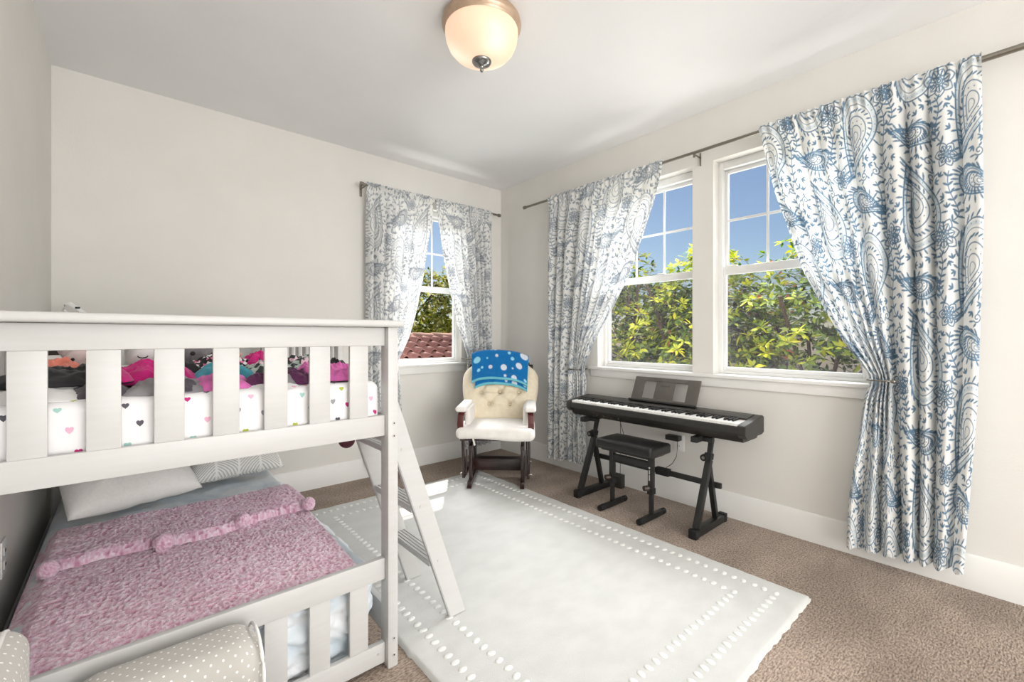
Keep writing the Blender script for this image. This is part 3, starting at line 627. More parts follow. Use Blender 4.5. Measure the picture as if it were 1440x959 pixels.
# ------------------------------------------------------------------ curtains: white cotton printed with blue paisley
def paisley_tile():
    res = .0018; TW, TH = .64, .74; nx, ny = int(TW/res), int(TH/res); ink = np.zeros((nx, ny), np.float32); fill = np.zeros((nx, ny), np.float32)
    def seg(a, b_, wd, arr=ink, val=1.0):
        a = np.array(a); b_ = np.array(b_); lo = np.minimum(a, b_)-wd-.004; hi = np.maximum(a, b_)+wd+.004
        ix = np.arange(int(np.floor(lo[0]/res)), int(np.ceil(hi[0]/res))+1); iy = np.arange(int(np.floor(lo[1]/res)), int(np.ceil(hi[1]/res))+1)
        X, Y = np.meshgrid(ix*res, iy*res, indexing='ij'); d = b_-a; L2 = max(d@d, 1e-12)
        t = np.clip(((X-a[0])*d[0]+(Y-a[1])*d[1])/L2, 0, 1); D = np.hypot(X-a[0]-t*d[0], Y-a[1]-t*d[1])
        val_ = np.clip((wd-D)/.0016+.5, 0, 1)*val
        I, J = np.meshgrid(ix % nx, iy % ny, indexing='ij'); arr[I, J] = np.maximum(arr[I, J], val_)
    def stroke(P, wd, arr=ink, val=1.0):
        for a, b_ in zip(P, P[1:]): seg(a, b_, wd, arr, val)
    def leaf(c, ang, L, wd):
        d = np.array([math.cos(ang), math.sin(ang)]); c = np.array(c)
        for t in (.25, .5, .72): seg(c+d*L*(t-.14), c+d*L*(t+.1), wd*(1-abs(t-.45)*1.4))
    def tear(c, s, rot, flip):
        out = []
        for t in np.linspace(0, 2*PI, 60):
            r = math.sin(t/2)**1.4; X = .40*math.sin(t)*r*flip; Y = -.58*math.cos(t)*1.0; bend = .30*max(0, (Y+.05))**1.7*flip
            X += bend; X, Y = X*s, -Y*s if False else Y*s
            out.append((c[0]+X*math.cos(rot)-Y*math.sin(rot), c[1]+X*math.sin(rot)+Y*math.cos(rot)))
        return np.array(out)
    def paisley(c, s, rot, flip):
        O = tear(c, s, rot, flip); ctr = O.mean(0)
        stroke(O, .0036); I1 = ctr+(O-ctr)*.80; stroke(I1, .0020); I2 = ctr+(O-ctr)*.52; stroke(I2, .0030)
        stroke(ctr+(O-ctr)*.90, .010, fill, .45)
        I3 = ctr+(O-ctr)*.30; stroke(I3, .0026); stroke(ctr+(O-ctr)*.14, .0018)
        n_ = len(O)
        for i in range(0, n_-1, 2):
            d = O[i]-ctr; d /= max(np.linalg.norm(d), 1e-6); a = math.atan2(d[1], d[0]); leaf(O[i]+d*.004, a+.5*flip, .030 if i % 4 else .042, .0052)
            pm = ctr+(O[i]-ctr)*.66; leaf(pm-d*.006, a+.9*flip, .028, .0052); pm = ctr+(O[i]-ctr)*.90; seg(pm, pm+d*.005, .0016)
        for i in range(0, n_-1, 5): pm = ctr+(O[i]-ctr)*.40; seg(pm, pm+1e-4, .0036)
    def flower(c, s, rot, k=6):
        for i in range(k):
            a = rot+2*PI*i/k; d = np.array([math.cos(a), math.sin(a)]); p_ = np.array([-d[1], d[0]])
            for sc_, wd in ((1, .0030), (.62, .0022)):
                P = [np.array(c)+d*s*(.28+.72*t*sc_)+p_*s*.34*sc_*math.sin(PI*t)**.8*sg*(1-.25*t) for sg in (1, -1) for t in (np.linspace(0, 1, 12) if sg > 0 else np.linspace(1, 0, 12))]; stroke(P, wd)
            seg(np.array(c)+d*s*.35, np.array(c)+d*s*.62, .0035)
        for r in (.10, .22): stroke([np.array(c)+s*r*np.array([math.cos(t), math.sin(t)]) for t in np.linspace(0, 2*PI, 18)], .0028)
        stroke([np.array(c)+s*.16*np.array([math.cos(t), math.sin(t)]) for t in np.linspace(0, 2*PI, 18)], .006, fill, .6)
    def vine(P, L=.03, k=2):
        P = np.array(P); stroke(P, .0028)
        for i in range(0, len(P)-1, k):
            d = P[i+1]-P[i]; a = math.atan2(d[1], d[0]); leaf(P[i], a+1.0, L*1.1, .0058); leaf(P[i], a-1.0, L*1.1, .0058)
    def curve(p0, p1, p2, p3, k=16):
        t = np.linspace(0, 1, k)[:, None]; p0, p1, p2, p3 = map(np.array, (p0, p1, p2, p3)); return (1-t)**3*p0+3*(1-t)**2*t*p1+3*(1-t)*t*t*p2+t**3*p3
    paisley((.17, .22), .38, .35, 1); paisley((.47, .56), .38, -.3+PI, -1); paisley((.50, .16), .20, 1.9, 1); paisley((.15, .60), .20, -1.2, -1)
    flower((.335, .385), .080, .2, 7); flower((.0, .42), .065, .5, 6); flower((.31, .02), .060, .1, 6)
    vine(curve((.0, .02), (.08, .12), (-.05, .25), (.03, .36))); vine(curve((.33, .08), (.42, .16), (.30, .22), (.36, .31))); vine(curve((.29, .45), (.20, .50), (.34, .56), (.30, .68)))
    vine(curve((.62, .24), (.54, .32), (.66, .36), (.60, .46))); vine(curve((.04, .48), (.10, .50), (.02, .62), (.08, .71)))
    r = np.random.default_rng(4)
    def free(c, rad):
        ix = np.arange(int((c[0]-rad)/res), int((c[0]+rad)/res)+1) % nx; iy = np.arange(int((c[1]-rad)/res), int((c[1]+rad)/res)+1) % ny
        return max(ink[np.ix_(ix, iy)].max(), fill[np.ix_(ix, iy)].max()) < .05
    for k in range(900):
        c = r.random(2)*(TW, TH)
        if not free(c, .027): continue
        t0 = r.random()*6.3; sg = 1 if r.random() < .5 else -1
        stroke([c+(.005+.018*t)*np.array([math.cos(t0+sg*t*8), math.sin(t0+sg*t*8)]) for t in np.linspace(0, 1, 22)], .0030)
        for t in (.5, .7, .9, 1.0):
            p0 = c+(.009+.018*t)*np.array([math.cos(t0+sg*t*8), math.sin(t0+sg*t*8)]); leaf(p0, t0+sg*t*8+.6*sg, .024, .0050)
    for k in range(1500):
        c = r.random(2)*(TW, TH); rad = .0145; ix = np.arange(int((c[0]-rad)/res), int((c[0]+rad)/res)+1) % nx; iy = np.arange(int((c[1]-rad)/res), int((c[1]+rad)/res)+1) % ny
        if max(ink[np.ix_(ix, iy)].max(), fill[np.ix_(ix, iy)].max()) > .05: continue
        a = r.random()*2*PI; b2 = c-np.array([math.cos(a), math.sin(a)])*.014
        for da in (-.8, 0, .8): leaf(b2, a+da, .028, .0052)
    return ink, fill, TW, TH
INK, FILL, TW, TH = paisley_tile()
def sample(arr, u, v):
    nx, ny = arr.shape; a = (u/TW*nx) % nx; b_ = (v/TH*ny) % ny; i = np.floor(a).astype(int); j = np.floor(b_).astype(int); fa = a-i; fb = b_-j
    g = lambda di, dj: arr[(i+di) % nx, (j+dj) % ny]
    return (g(0, 0)*(1-fa)+g(1, 0)*fa)*(1-fb)+(g(0, 1)*(1-fa)+g(1, 1)*fa)*fb
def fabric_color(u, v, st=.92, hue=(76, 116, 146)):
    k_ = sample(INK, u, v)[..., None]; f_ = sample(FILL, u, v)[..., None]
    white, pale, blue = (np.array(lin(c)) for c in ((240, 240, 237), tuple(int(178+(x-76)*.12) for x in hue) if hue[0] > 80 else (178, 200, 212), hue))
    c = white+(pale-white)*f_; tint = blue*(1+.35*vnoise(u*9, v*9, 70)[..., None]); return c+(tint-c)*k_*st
M_curt = attr_fabric('paisley_cotton', .9, .26, .1, .15, 900, .0006)
def curtain(label, place, s0, inner, free_top, tie, ztop, zb_out, zb_in, fabw, nfold, nu, nv, a=.42, seed=1, sway=0, outer=None, amp=.042, free_bot=None, tie_d=-.01, ink=.92, hue=(76, 116, 146)):
    """place(s, d, z) -> world; inner: [(z, s)] edge of the swept side; tie: (z, sa, s1) gathered span at the holdback"""
    t = np.linspace(0, 1, nv); uu = np.linspace(0, 1, nu); U, Tt = np.meshgrid(uu, t, indexing='ij')
    zb = zb_out+(zb_in-zb_out)*U+.006*np.sin(U*nfold*2*PI+1); Z = ztop-Tt*(ztop-zb)
    iz = np.array(sorted(inner)); s1 = np.interp(Z, iz[:, 0], iz[:, 1]); dz = .03
    s1 = (s1+np.interp(Z+dz, iz[:, 0], iz[:, 1])+np.interp(Z-dz, iz[:, 0], iz[:, 1]))/3
    sO = s0 if outer is None else np.interp(Z, *np.array(sorted(outer)).T)
    zt, sat, s1t = tie
    sign = 1 if s1t > s0 else -1
    top_sa = s0+(np.interp(ztop, iz[:, 0], iz[:, 1])-s0)*a; bot = free_bot if free_bot is not None else s0+(np.interp(.1, iz[:, 0], iz[:, 1])-s0)*.62
    k_ = np.clip((ztop-Z)/(ztop-zt), 0, 1); sa_up = top_sa+(sat-top_sa)*k_**.9
    kb = np.clip((zt-Z)/(zt-.1), 0, 1); sa = np.where(Z > zt, sa_up, sat+(bot-sat)*smoothstep(0, 1, kb)**.8)
    g = np.clip((U-a)/(1-a), 0, 1); S = np.where(U < a, sO+(sa-sO)*(U/a), sa+(s1-sa)*g)
    ph = .35*np.sin(U*7+seed)+.25*np.sin(U*17+seed*2)
    f0 = np.abs(np.sin(PI*(nfold*U)+ph*2.2))**.52*2-1
    fl = np.abs(np.sin(PI*(a*nfold+(U-a)*nfold*.42)+ph))**.85*2-1
    low = smoothstep(zt-.05, zt-.40, Z)*smoothstep(a-.02, a+.06, U); f1 = f0*(1-low)+fl*low
    tie_prox = np.exp(-((Z-zt)/.14)**2)*smoothstep(a-.05, a+.08, U)
    grow = smoothstep(ztop-.02, ztop-.40, Z)
    A = (.012+(amp-.012)*grow)*(1-.45*smoothstep(a-.02, a+.15, U))*(1-.25*tie_prox)*(.75+.5*vnoise(U*nfold*.9, Z*1.2, seed)+.2)
    hd = smoothstep(ztop-.14, ztop-.03, Z); D = A*f1*(1-.55*hd)+hd*.010*np.sin(2*PI*U*nfold*2.6+3*np.sin(U*9+seed))+.006*fbm(U*nfold*1.5, Z*5, 3, seed+4)
    D = D+tie_d*tie_prox+sway*smoothstep(zt, .1, Z)*smoothstep(a, 1, U)+.012*smoothstep(a, a+.2, U)*np.exp(-((Z-zt-.35)/.3)**2)
    # rod pocket hugs the rod, little ruffle above
    rp_ = np.exp(-((Z-(ztop-.032))/.022)**2); D = D*(1-.5*rp_)+.017*rp_
    W_ = place(S, D, Z); me = fast_mesh('curtain', np.stack(W_, -1).reshape(-1, 3), grid_faces(nu, nv))
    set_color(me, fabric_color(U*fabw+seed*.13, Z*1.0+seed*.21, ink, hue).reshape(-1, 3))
    o = link('curtain', me, M_curt); return tag(o, label, 'curtain', None)
PR = lambda s, d, z: (2.905-d, s, z); PB = lambda s, d, z: (s, 3.53-d, z)
curtain('wide blue-on-white paisley curtain nearest the camera, tied back at the right of the big window', PR, .112,
        [(2.47, 1.05), (2.03, .949), (1.541, .799), (1.335, .699), (1.163, .620), (1.02, .528), (.965, .502), (.876, .534), (.634, .558), (.331, .598), (.06, .606)],
        None, (.965, .42, .502), 2.468, .105, .072, 1.36, 10, 500, 840, seed=1, sway=.012, outer=[(2.47, .115), (1.75, .105), (.9, .125), (.1, .170)], free_bot=.40, amp=.062)
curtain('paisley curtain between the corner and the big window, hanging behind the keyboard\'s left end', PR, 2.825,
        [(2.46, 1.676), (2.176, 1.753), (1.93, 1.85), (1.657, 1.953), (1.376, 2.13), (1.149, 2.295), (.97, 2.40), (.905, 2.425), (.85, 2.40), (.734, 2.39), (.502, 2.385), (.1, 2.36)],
        None, (.905, 2.53, 2.43), 2.462, .10, .115, 1.30, 10, 300, 520, seed=2, sway=.02, free_bot=2.54, ink=.78, hue=(104, 124, 144))  # weaker, greyer ink paints the backlit wash-out into the print
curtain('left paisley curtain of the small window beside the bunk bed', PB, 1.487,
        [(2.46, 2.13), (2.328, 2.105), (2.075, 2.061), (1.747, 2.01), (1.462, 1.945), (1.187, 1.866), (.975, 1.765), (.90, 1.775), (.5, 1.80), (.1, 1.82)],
        None, (.97, 1.68, 1.765), 2.462, .115, .115, .86, 8, 200, 400, seed=3, free_bot=1.70, ink=.74, hue=(116, 128, 144))  # fading from light behind the cloth is put into the ink colour
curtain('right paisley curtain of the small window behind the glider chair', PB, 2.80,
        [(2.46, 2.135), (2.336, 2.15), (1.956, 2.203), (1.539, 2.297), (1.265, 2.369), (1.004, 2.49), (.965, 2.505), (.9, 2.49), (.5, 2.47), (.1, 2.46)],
        None, (.965, 2.60, 2.505), 2.462, .115, .115, .86, 8, 200, 400, seed=4, free_bot=2.58, ink=.74, hue=(116, 128, 144))  # ink greyed here too, standing in for backlight
# rods
def rod(label, segs, finials, brackets, place_m):
    t = thing('curtain_rod', label, 'curtain rod')
    for p0, p1, r in segs: MB().cyl(p0, p1, r, r, 18).obj('pole', M_steel, t)
    for p0, p1, r in finials: MB().cyl(p0, p1, r, r*.96, 18).obj('finial', M_steel, t)
    for prs in brackets:
        m = MB()
        for a_, b_, wx, wy in prs: m.bar(a_, b_, wx, wy, .002)
        m.obj('bracket', M_steel, t)
    return t
rod('long telescoping brushed nickel curtain rod above the big window', [((2.905, 3.14, 2.437), (2.905, .13, 2.437), .0105), ((2.905, .14, 2.437), (2.905, -.75, 2.437), .0145)],
    [((2.905, 3.165, 2.437), (2.905, 3.138, 2.437), .0155), ((2.905, .142, 2.437), (2.905, .118, 2.437), .018), ((2.905, -.78, 2.437), (2.905, -.75, 2.437), .02)],
    [[((3.0, yy, 2.425), (2.895, yy, 2.425), .012, .006), ((2.905, yy, 2.405), (2.905, yy, 2.428), .012, .012), ((2.997, yy, 2.37), (2.997, yy, 2.46), .02, .006)] for yy in (2.72, 1.455, -.70)], None)
rod('short brushed nickel curtain rod above the small window', [((1.455, 3.53, 2.437), (2.885, 3.53, 2.437), .0105)],
    [((1.432, 3.53, 2.437), (1.458, 3.53, 2.437), .0165), ((2.883, 3.53, 2.437), (2.908, 3.53, 2.437), .0165)],
    [[((xx, 3.63, 2.425), (xx, 3.52, 2.425), .012, .006), ((xx, 3.627, 2.36), (xx, 3.627, 2.46), .02, .006)] for xx in (1.475, 2.70)], None)
# holdbacks
def holdback(label, pts, knob, wall):
    t = thing('curtain_holdback', label, 'curtain holdback', group='curtain holdbacks')
    MB().tube(pts, .0045, 8).obj('arm', M_steel, t, smooth=True); MB().ball(knob, .011, sub=2).obj('knob', M_steel, t, smooth=True)
    return t
holdback('metal curtain holdback on the wide curtain nearest the camera', [(2.99, .515, .968), (2.93, .522, .968), (2.862, .515, .968), (2.840, .49, .968), (2.838, .45, .968), (2.842, .415, .968)], (2.842, .41, .968), 0)
holdback('metal curtain holdback on the curtain by the room corner', [(2.99, 2.455, .91), (2.93, 2.45, .91), (2.872, 2.435, .91), (2.85, 2.45, .91), (2.845, 2.48, .91), (2.848, 2.525, .91)], (2.848, 2.53, .91), 0)
holdback('metal curtain holdback on the curtain behind the glider chair', [(2.49, 3.625, .97), (2.488, 3.55, .97), (2.495, 3.482, .97), (2.53, 3.468, .97), (2.585, 3.468, .97), (2.60, 3.470, .97)], (2.605, 3.470, .97), 0)

# ------------------------------------------------------------------ digital piano on its stand
pn = thing('digital_piano', 'black 88-key digital piano with a music rest under the big window', 'piano', (0, 0, 0))
PX0, PX1, PY0, PY1 = 2.635, 2.918, 1.022, 2.372
body = MB(); body.prism([(PX0, .632), (PX0+.004, .668), (PX0+.012, .6715), (PX1-.13, .6715), (PX1-.13, .632)], 'y', PY0+.046, PY1-.046)
body.prism([(PX0+.02, .634), (PX0+.045, .585), (PX0+.06, .572), (PX1-.03, .572), (PX1-.01, .60), (PX1-.01, .66), (PX0+.02, .66)], 'y', PY0+.03, PY1-.03, .002)
body.obj('body', M_blackp, pn)
for ya, yb in ((PY0, PY0+.046), (PY1-.046, PY1)):
    MB().prism([(PX0, .625), (PX0+.004, .672), (PX0+.012, .680), (PX1-.115, .700), (PX1-.02, .713), (PX1, .704), (PX1, .61), (PX1-.03, .60), (PX0+.03, .60)], 'y', ya, yb, .003).obj('end_block', M_blackp, pn)
MB().prism([(PX1-.125, .66), (PX1-.125, .700), (PX1-.118, .703), (PX1-.02, .714), (PX1-.002, .708), (PX1, .69), (PX1, .66)], 'y', PY0+.046, PY1-.046, .0015).obj('control_panel', mat('grey_black_panel', (66, 64, 61), .4, var=(60, 58, 55), scale=30), pn)
M_key = mat('white_key_plastic', (240, 239, 234), .25, var=(237, 236, 231), scale=20); M_bk = mat('black_key_plastic', (22, 22, 22), .4, var=(26, 26, 26), scale=30)
kw = (PY1-PY0-.092)/52
wk = MB().box((0, -kw/2+.0005, 0), (.140, kw/2-.0005, .0175), .0012, seg=1).mesh('white_key')
bk = MB().prism([(0, 0), (.008, .011), (.088, .011), (.088, 0)], 'y', -.0055, .0055).mesh('black_key')
for i in range(52): link('white_key', wk, M_key, pn, (PX0+.014, PY1-.046-kw*(i+.5), .6705))
for i in range(51):
    if (i % 7) in (0, 2, 3, 5, 6): link('black_key', bk, M_bk, pn, (PX0+.062, PY1-.046-kw*(i+1), .688))
MB().box((PX1-.1275, PY0+.046, .688), (PX1-.1245, PY1-.046, .692), .001).obj('felt_strip', mat('red_felt', (74, 40, 38), .9), pn)
M_btn = mat('grey_button', (120, 120, 118), .5)
for i in range(5): MB().box((PX1-.075, 1.155+i*.03, .705), (PX1-.060, 1.173+i*.03, .7105), .002).obj('button', M_btn, pn)
for i in range(4): MB().cyl((PX0+.040, 1.90+i*.065, .592), (PX0+.030, 1.90+i*.065, .600), .005, .005, 10).obj('jack', mat('jack_metal', (170, 168, 160), .3, 1), pn)
# music rest: frame with two windows, slightly leaning back, with a ledge
RB, RTp = Vector((2.872, 0, .716)), Vector((2.948, 0, .884)); dr = (RTp-RB).normalized(); ang = math.atan2(dr.x, dr.z)
rest = MB(); RL = (RTp-RB).length; Mr = Matrix.Translation((RB.x, 1.424, RB.z)) @ Matrix.Rotation(ang, 4, 'Y'); RWd = .508
def rb(y0, y1, z0, z1, t0=-.005, t1=.005): rest.box((t0, y0, z0), (t1, y1, z1), .0015, Mr)
rb(0, .085, 0, RL); rb(RWd-.085, RWd, 0, RL); rb(.085, RWd-.085, RL-.030, RL); rb(.085, RWd-.085, 0, .022); rb(.18, RWd-.18, .022, RL-.030, -.003, .005)
M_rest = mat('music_rest_plastic', (98, 93, 87), .4, var=(92, 87, 81), scale=30)
ro = rest.obj('music_rest', M_rest, pn)
led = MB(); led.box((-.03, -.004, -.012), (.006, RWd+.004, .002), .003, Mr); led.obj('ledge', M_black, ro)
fc = bpy.data.curves.new('logo', 'FONT'); fc.body = 'YAMAHA'; fc.size = .018; fc.align_x = 'CENTER'; fc.extrude = .0002
tmp = bpy.data.objects.new('logo_tmp', fc); COL.objects.link(tmp); bpy.context.view_layer.update(); lme = bpy.data.meshes.new_from_object(tmp); bpy.data.objects.remove(tmp)
lo_ = link('logo', lme, mat('logo_grey', (58, 55, 52), .4), ro); lo_.matrix_local = Mr @ Matrix.Translation((-.0034, RWd/2, .118)) @ Matrix(((0, 0, -1, 0), (-1, 0, 0, 0), (0, 1, 0, 0), (0, 0, 0, 1)))

st = thing('keyboard_stand', 'black steel keyboard stand with two A-frames and a crossbar', 'keyboard stand', (0, 0, 0))
def aframe(yc, knob_side):
    m = MB(); m.box((2.50, yc-.022, .004), (2.905, yc+.022, .048), .004); m.obj('foot', M_black, st)
    for xx in (2.50, 2.885): MB().box((xx-.006, yc-.025, 0), (xx+.03, yc+.025, .054), .006).obj('end_cap', M_rubber, st)
    MB().bar((2.545, yc, .05), (2.712, yc, .43), .038, .034, .003, up=(0, 1, 0)).obj('front_leg', M_black, st)
    MB().bar((2.802, yc+.002, .05), (2.712, yc+.002, .385), .030, .030, .003, up=(0, 1, 0)).obj('rear_leg', M_black, st)
    MB().bar((2.700, yc, .40), (2.740, yc, .540), .026, .026, .002, up=(0, 1, 0)).obj('upright', M_black, st)
    MB().bar((2.706, yc, .432), (2.716, yc, .470), .044, .040, .004, up=(0, 1, 0)).obj('collar', M_rubber, st)
    k_ = MB().cyl((2.69, yc+.016, .445), (2.665, yc+.016, .445), .022, .020, 20).obj('knob', M_rubber, st)
    MB().cyl((2.666, yc+.016, .445), (2.662, yc+.016, .445), .010, .009, 16).obj('knob_cap', M_steel, k_)
    MB().box((2.645, yc+.045, .532), (2.90, yc+.087, .568), .004).obj('support_arm', M_black, st)
    MB().box((2.72, yc-.012, .532), (2.76, yc+.06, .562), .004).obj('arm_joint', M_black, st)
aframe(1.262, 1); aframe(2.150, 1)
MB().bar((2.775, 1.215, .262), (2.775, 2.20, .262), .022, .034, .003).obj('crossbar', M_black, st)
MB().box((2.755, 1.56, .238), (2.795, 1.66, .288), .006).obj('clamp', M_rubber, st)

bn = thing('piano_bench', 'small black padded piano bench on two T-shaped legs', 'bench', (0, 0, 0))
def bseat(V):
    V = V.copy(); c = np.clip(1-((V[:, 0]-2.565)/.12)**4, 0, 1)*np.clip(1-((V[:, 1]-1.715)/.21)**4, 0, 1); V[:, 2] += (V[:, 2] > .47)*c*.007; return V
Vv, Ff = soft_box((2.440, 1.500, .424), (2.690, 1.930, .490), .016, n=30, fn=bseat)
link('seat', fast_mesh('seat', Vv, Ff), mat('black_vinyl', (30, 29, 28), .28, var=(25, 24, 23), scale=30, bump=.12, bscale=300, bdist=.0006), bn)
MB().box((2.47, 1.53, .412), (2.66, 1.90, .426), .002).obj('seat_plate', M_black, bn)
for yc in (1.575, 1.880):
    lg = MB().box((2.552, yc-.016, .19), (2.588, yc+.016, .414), .003).obj('leg', M_black, bn)
    MB().box((2.557, yc-.012, .02), (2.583, yc+.012, .22), .003).obj('inner_tube', M_black, lg)
    MB().box((2.548, yc-.020, .165), (2.592, yc+.020, .205), .004).obj('collar', M_rubber, lg)
    MB().cyl((2.552, yc+.01, .205), (2.522, yc+.026, .205), .019, .017, 18).obj('knob', mat('brown_knob', (64, 52, 42), .4), lg)
    MB().box((2.435, yc-.016, .004), (2.715, yc+.016, .036), .004).obj('foot', M_black, bn)
    for xx in (2.425, 2.690): MB().cyl((xx, yc, .02), (xx+.035, yc, .02), .0195, .0195, 14).obj('end_cap', M_rubber, bn)
MB().box((2.556, 1.58, .330), (2.584, 1.875, .372), .003).obj('crossbar', M_black, bn)
m = MB(); m.cyl((2.5518, 1.578, .337), (2.5512, 1.578, .337), .0065, .0065, 12); m.box((2.5512, 1.5745, .296), (2.5519, 1.5815, .322), 0); m.box((2.5512, 1.5745, .255), (2.5519, 1.5815, .290), 0)
m.obj('white_marking', mat('white_print', (205, 204, 200), .6), bn)

pd = thing('power_brick', 'black box dangling on a thin cable behind the piano bench', 'power brick', (0, 0, 0))
MB().box((2.765, 1.945, .055), (2.815, 2.025, .155), .006).obj('case', M_blackp, pd)
MB().tube([(2.80, 1.978, .154), (2.80, 1.977, .3), (2.795, 1.972, .45), (2.79, 1.968, .574)], .0022, 6).obj('cord', M_slot, pd, smooth=True)
cl = MB().tube([(2.76, 1.955, .573), (2.765, 1.945, .53), (2.775, 1.93, .47), (2.78, 1.925, .35), (2.78, 1.90, .282)], .0022, 6).obj('cable', M_slot, smooth=True); tag(cl, 'thin black cable looping from the piano down behind the bench', 'cable')
ol = thing('wall_outlet', 'white wall outlet plate under the piano', 'outlet', (2.9995, 1.612, .425)); MB().box((-.006, -.038, -.058), (0, .038, .058), .003).obj('plate', M_plate, ol)
for dz in (.024, -.024):
    s_o = MB().box((-.008, -.016, dz-.014), (-.005, .016, dz+.014), .002).obj('socket', M_plate, ol)
    m = MB(); m.box((-.0086, -.007, dz-.004), (-.0078, -.005, dz+.006), 0); m.box((-.0086, .005, dz-.004), (-.0078, .007, dz+.006), 0); m.obj('slots', M_slot, s_o)
ad = thing('power_adapter', 'black plug-in power adapter in the outlet under the piano', 'power adapter', (2.96, 1.640, .462)); MB().box((-.025, -.052, -.018), (.031, .048, .018), .005).obj('case', M_blackp, ad)
MB().tube([(-.018, -.045, -.015), (-.028, -.05, -.06), (-.04, -.048, -.12), (-.09, -.045, -.16), (-.17, -.045, -.172)], .0022, 6).obj('cord', M_slot, ad, smooth=True)
ol = thing('wall_outlet', 'white wall outlet plate on the left wall beside the lower bunk', 'outlet', (XL+.0005, 2.31, .425)); MB().box((0, -.038, -.062), (.006, .038, .062), .003).obj('plate', M_plate, ol)
for dz in (.024, -.024):
    s_o = MB().box((.005, -.016, dz-.014), (.008, .016, dz+.014), .002).obj('socket', M_plate, ol); MB().box((.0078, -.007, dz-.004), (.0086, .007, dz+.006), 0).obj('slots', M_slot, s_o)

# ------------------------------------------------------------------ glider chair in the corner
gl_ = thing('glider_chair', 'cream tufted glider rocking chair with a dark wood base in the corner', 'chair', (2.312, 2.835, .013), math.radians(-43.6))
for sx_ in (-1, 1):
    X = .205*sx_
    m = MB(); m.bar((X, -.24, .028), (X, .20, .028), .032, .040, .005); m.bar((X, -.25, .0), (X, -.19, .03), .034, .03, .005); m.bar((X, .15, .0), (X, .215, .03), .034, .03, .005); m.obj('runner', M_wood, gl_)
    for yy in (-.15, .12): MB().bar((X, yy, .04), (X, yy*.9, .30), .026, .045, .005).obj('base_post', M_wood, gl_)
    MB().bar((X, -.19, .30), (X, .17, .30), .028, .036, .005).obj('base_rail', M_wood, gl_)
    for yy in (-.17, .15): MB().bar((X+.03*sx_, yy, .285), (X+.03*sx_, yy*1.15, .09), .012, .030, .004).obj('glide_link', M_wood, gl_)
    MB().bar((X+.048*sx_, -.22, .088), (X+.048*sx_, .20, .088), .022, .034, .005).obj('swing_rail', M_wood, gl_)
    for yy in (-.20, .17):
        MB().bar((X+.048*sx_, yy, .09), (X+.055*sx_, yy, .385), .022, .032, .005).obj('swing_post', M_wood, gl_)
        MB().cyl((X+.06*sx_, yy, .10), (X+.075*sx_, yy, .10), .012, .010, 12).obj('bolt', M_steel, gl_)
    # arm: curved front support and padded top
    pts = [(.268*sx_, -.20, .385), (.272*sx_, -.235, .44), (.274*sx_, -.245, .50), (.272*sx_, -.225, .555), (.27*sx_, -.18, .582)]
    m = MB()
    for a_, b_ in zip(pts, pts[1:]): m.bar(a_, Vector(b_)+(Vector(b_)-Vector(a_)).normalized()*.006, .046, .024, .004, up=(1, 0, 0) if False else (0, 1, 0))
    m.bar((.27*sx_, -.20, .582), (.27*sx_, .22, .594), .050, .022, .005); m.bar((.27*sx_, .18, .38), (.27*sx_, .20, .59), .03, .04, .005); m.obj('arm_frame', M_maroon, gl_)
    Vv, Ff = soft_box((.27*sx_-.044, -.255, .590), (.27*sx_+.044, .17, .632), .0205, n=16); link('arm_pad', fast_mesh('arm_pad', Vv, Ff), M_cover, gl_)
    Vv, Ff = soft_box((.232*sx_-.022, -.16, .44), (.232*sx_+.022, .20, .61), .018, n=12); link('side_cushion', fast_mesh('side_cushion', Vv, Ff), M_cover, gl_)
MB().box((-.21, -.05, .085), (.21, -.025, .175), .005).obj('stretcher', M_wood, gl_)
MB().box((-.21, .10, .085), (.21, .125, .16), .005).obj('stretcher', M_wood, gl_)
MB().box((-.275, -.26, .372), (.275, .21, .398), .006).obj('seat_frame', M_wood, gl_)
def seatfn(V):
    V = V.copy(); V[:, 2] += np.where(V[:, 2] > .43, .010*np.cos(V[:, 0]*5)*np.cos((V[:, 1]+.03)*5)+.006*fbm(V[:, 0]*6, V[:, 1]*6, 2, 3), -.010*smoothstep(-.2, -.28, V[:, 1])*(1+1.2*np.sin(V[:, 0]*9))*.8); return V
Vv, Ff = soft_box((-.305, -.30, .388), (.305, .20, .472), .042, n=34, seg=8, fn=seatfn); link('seat_cushion', fast_mesh('seat_cushion', Vv, Ff), M_cover, gl_)
# cover tie hanging at the left front corner
MB().bar((-.17, -.285, .40), (-.155, -.288, .345), .03, .004, .001).obj('cover_tie', M_cover, gl_)
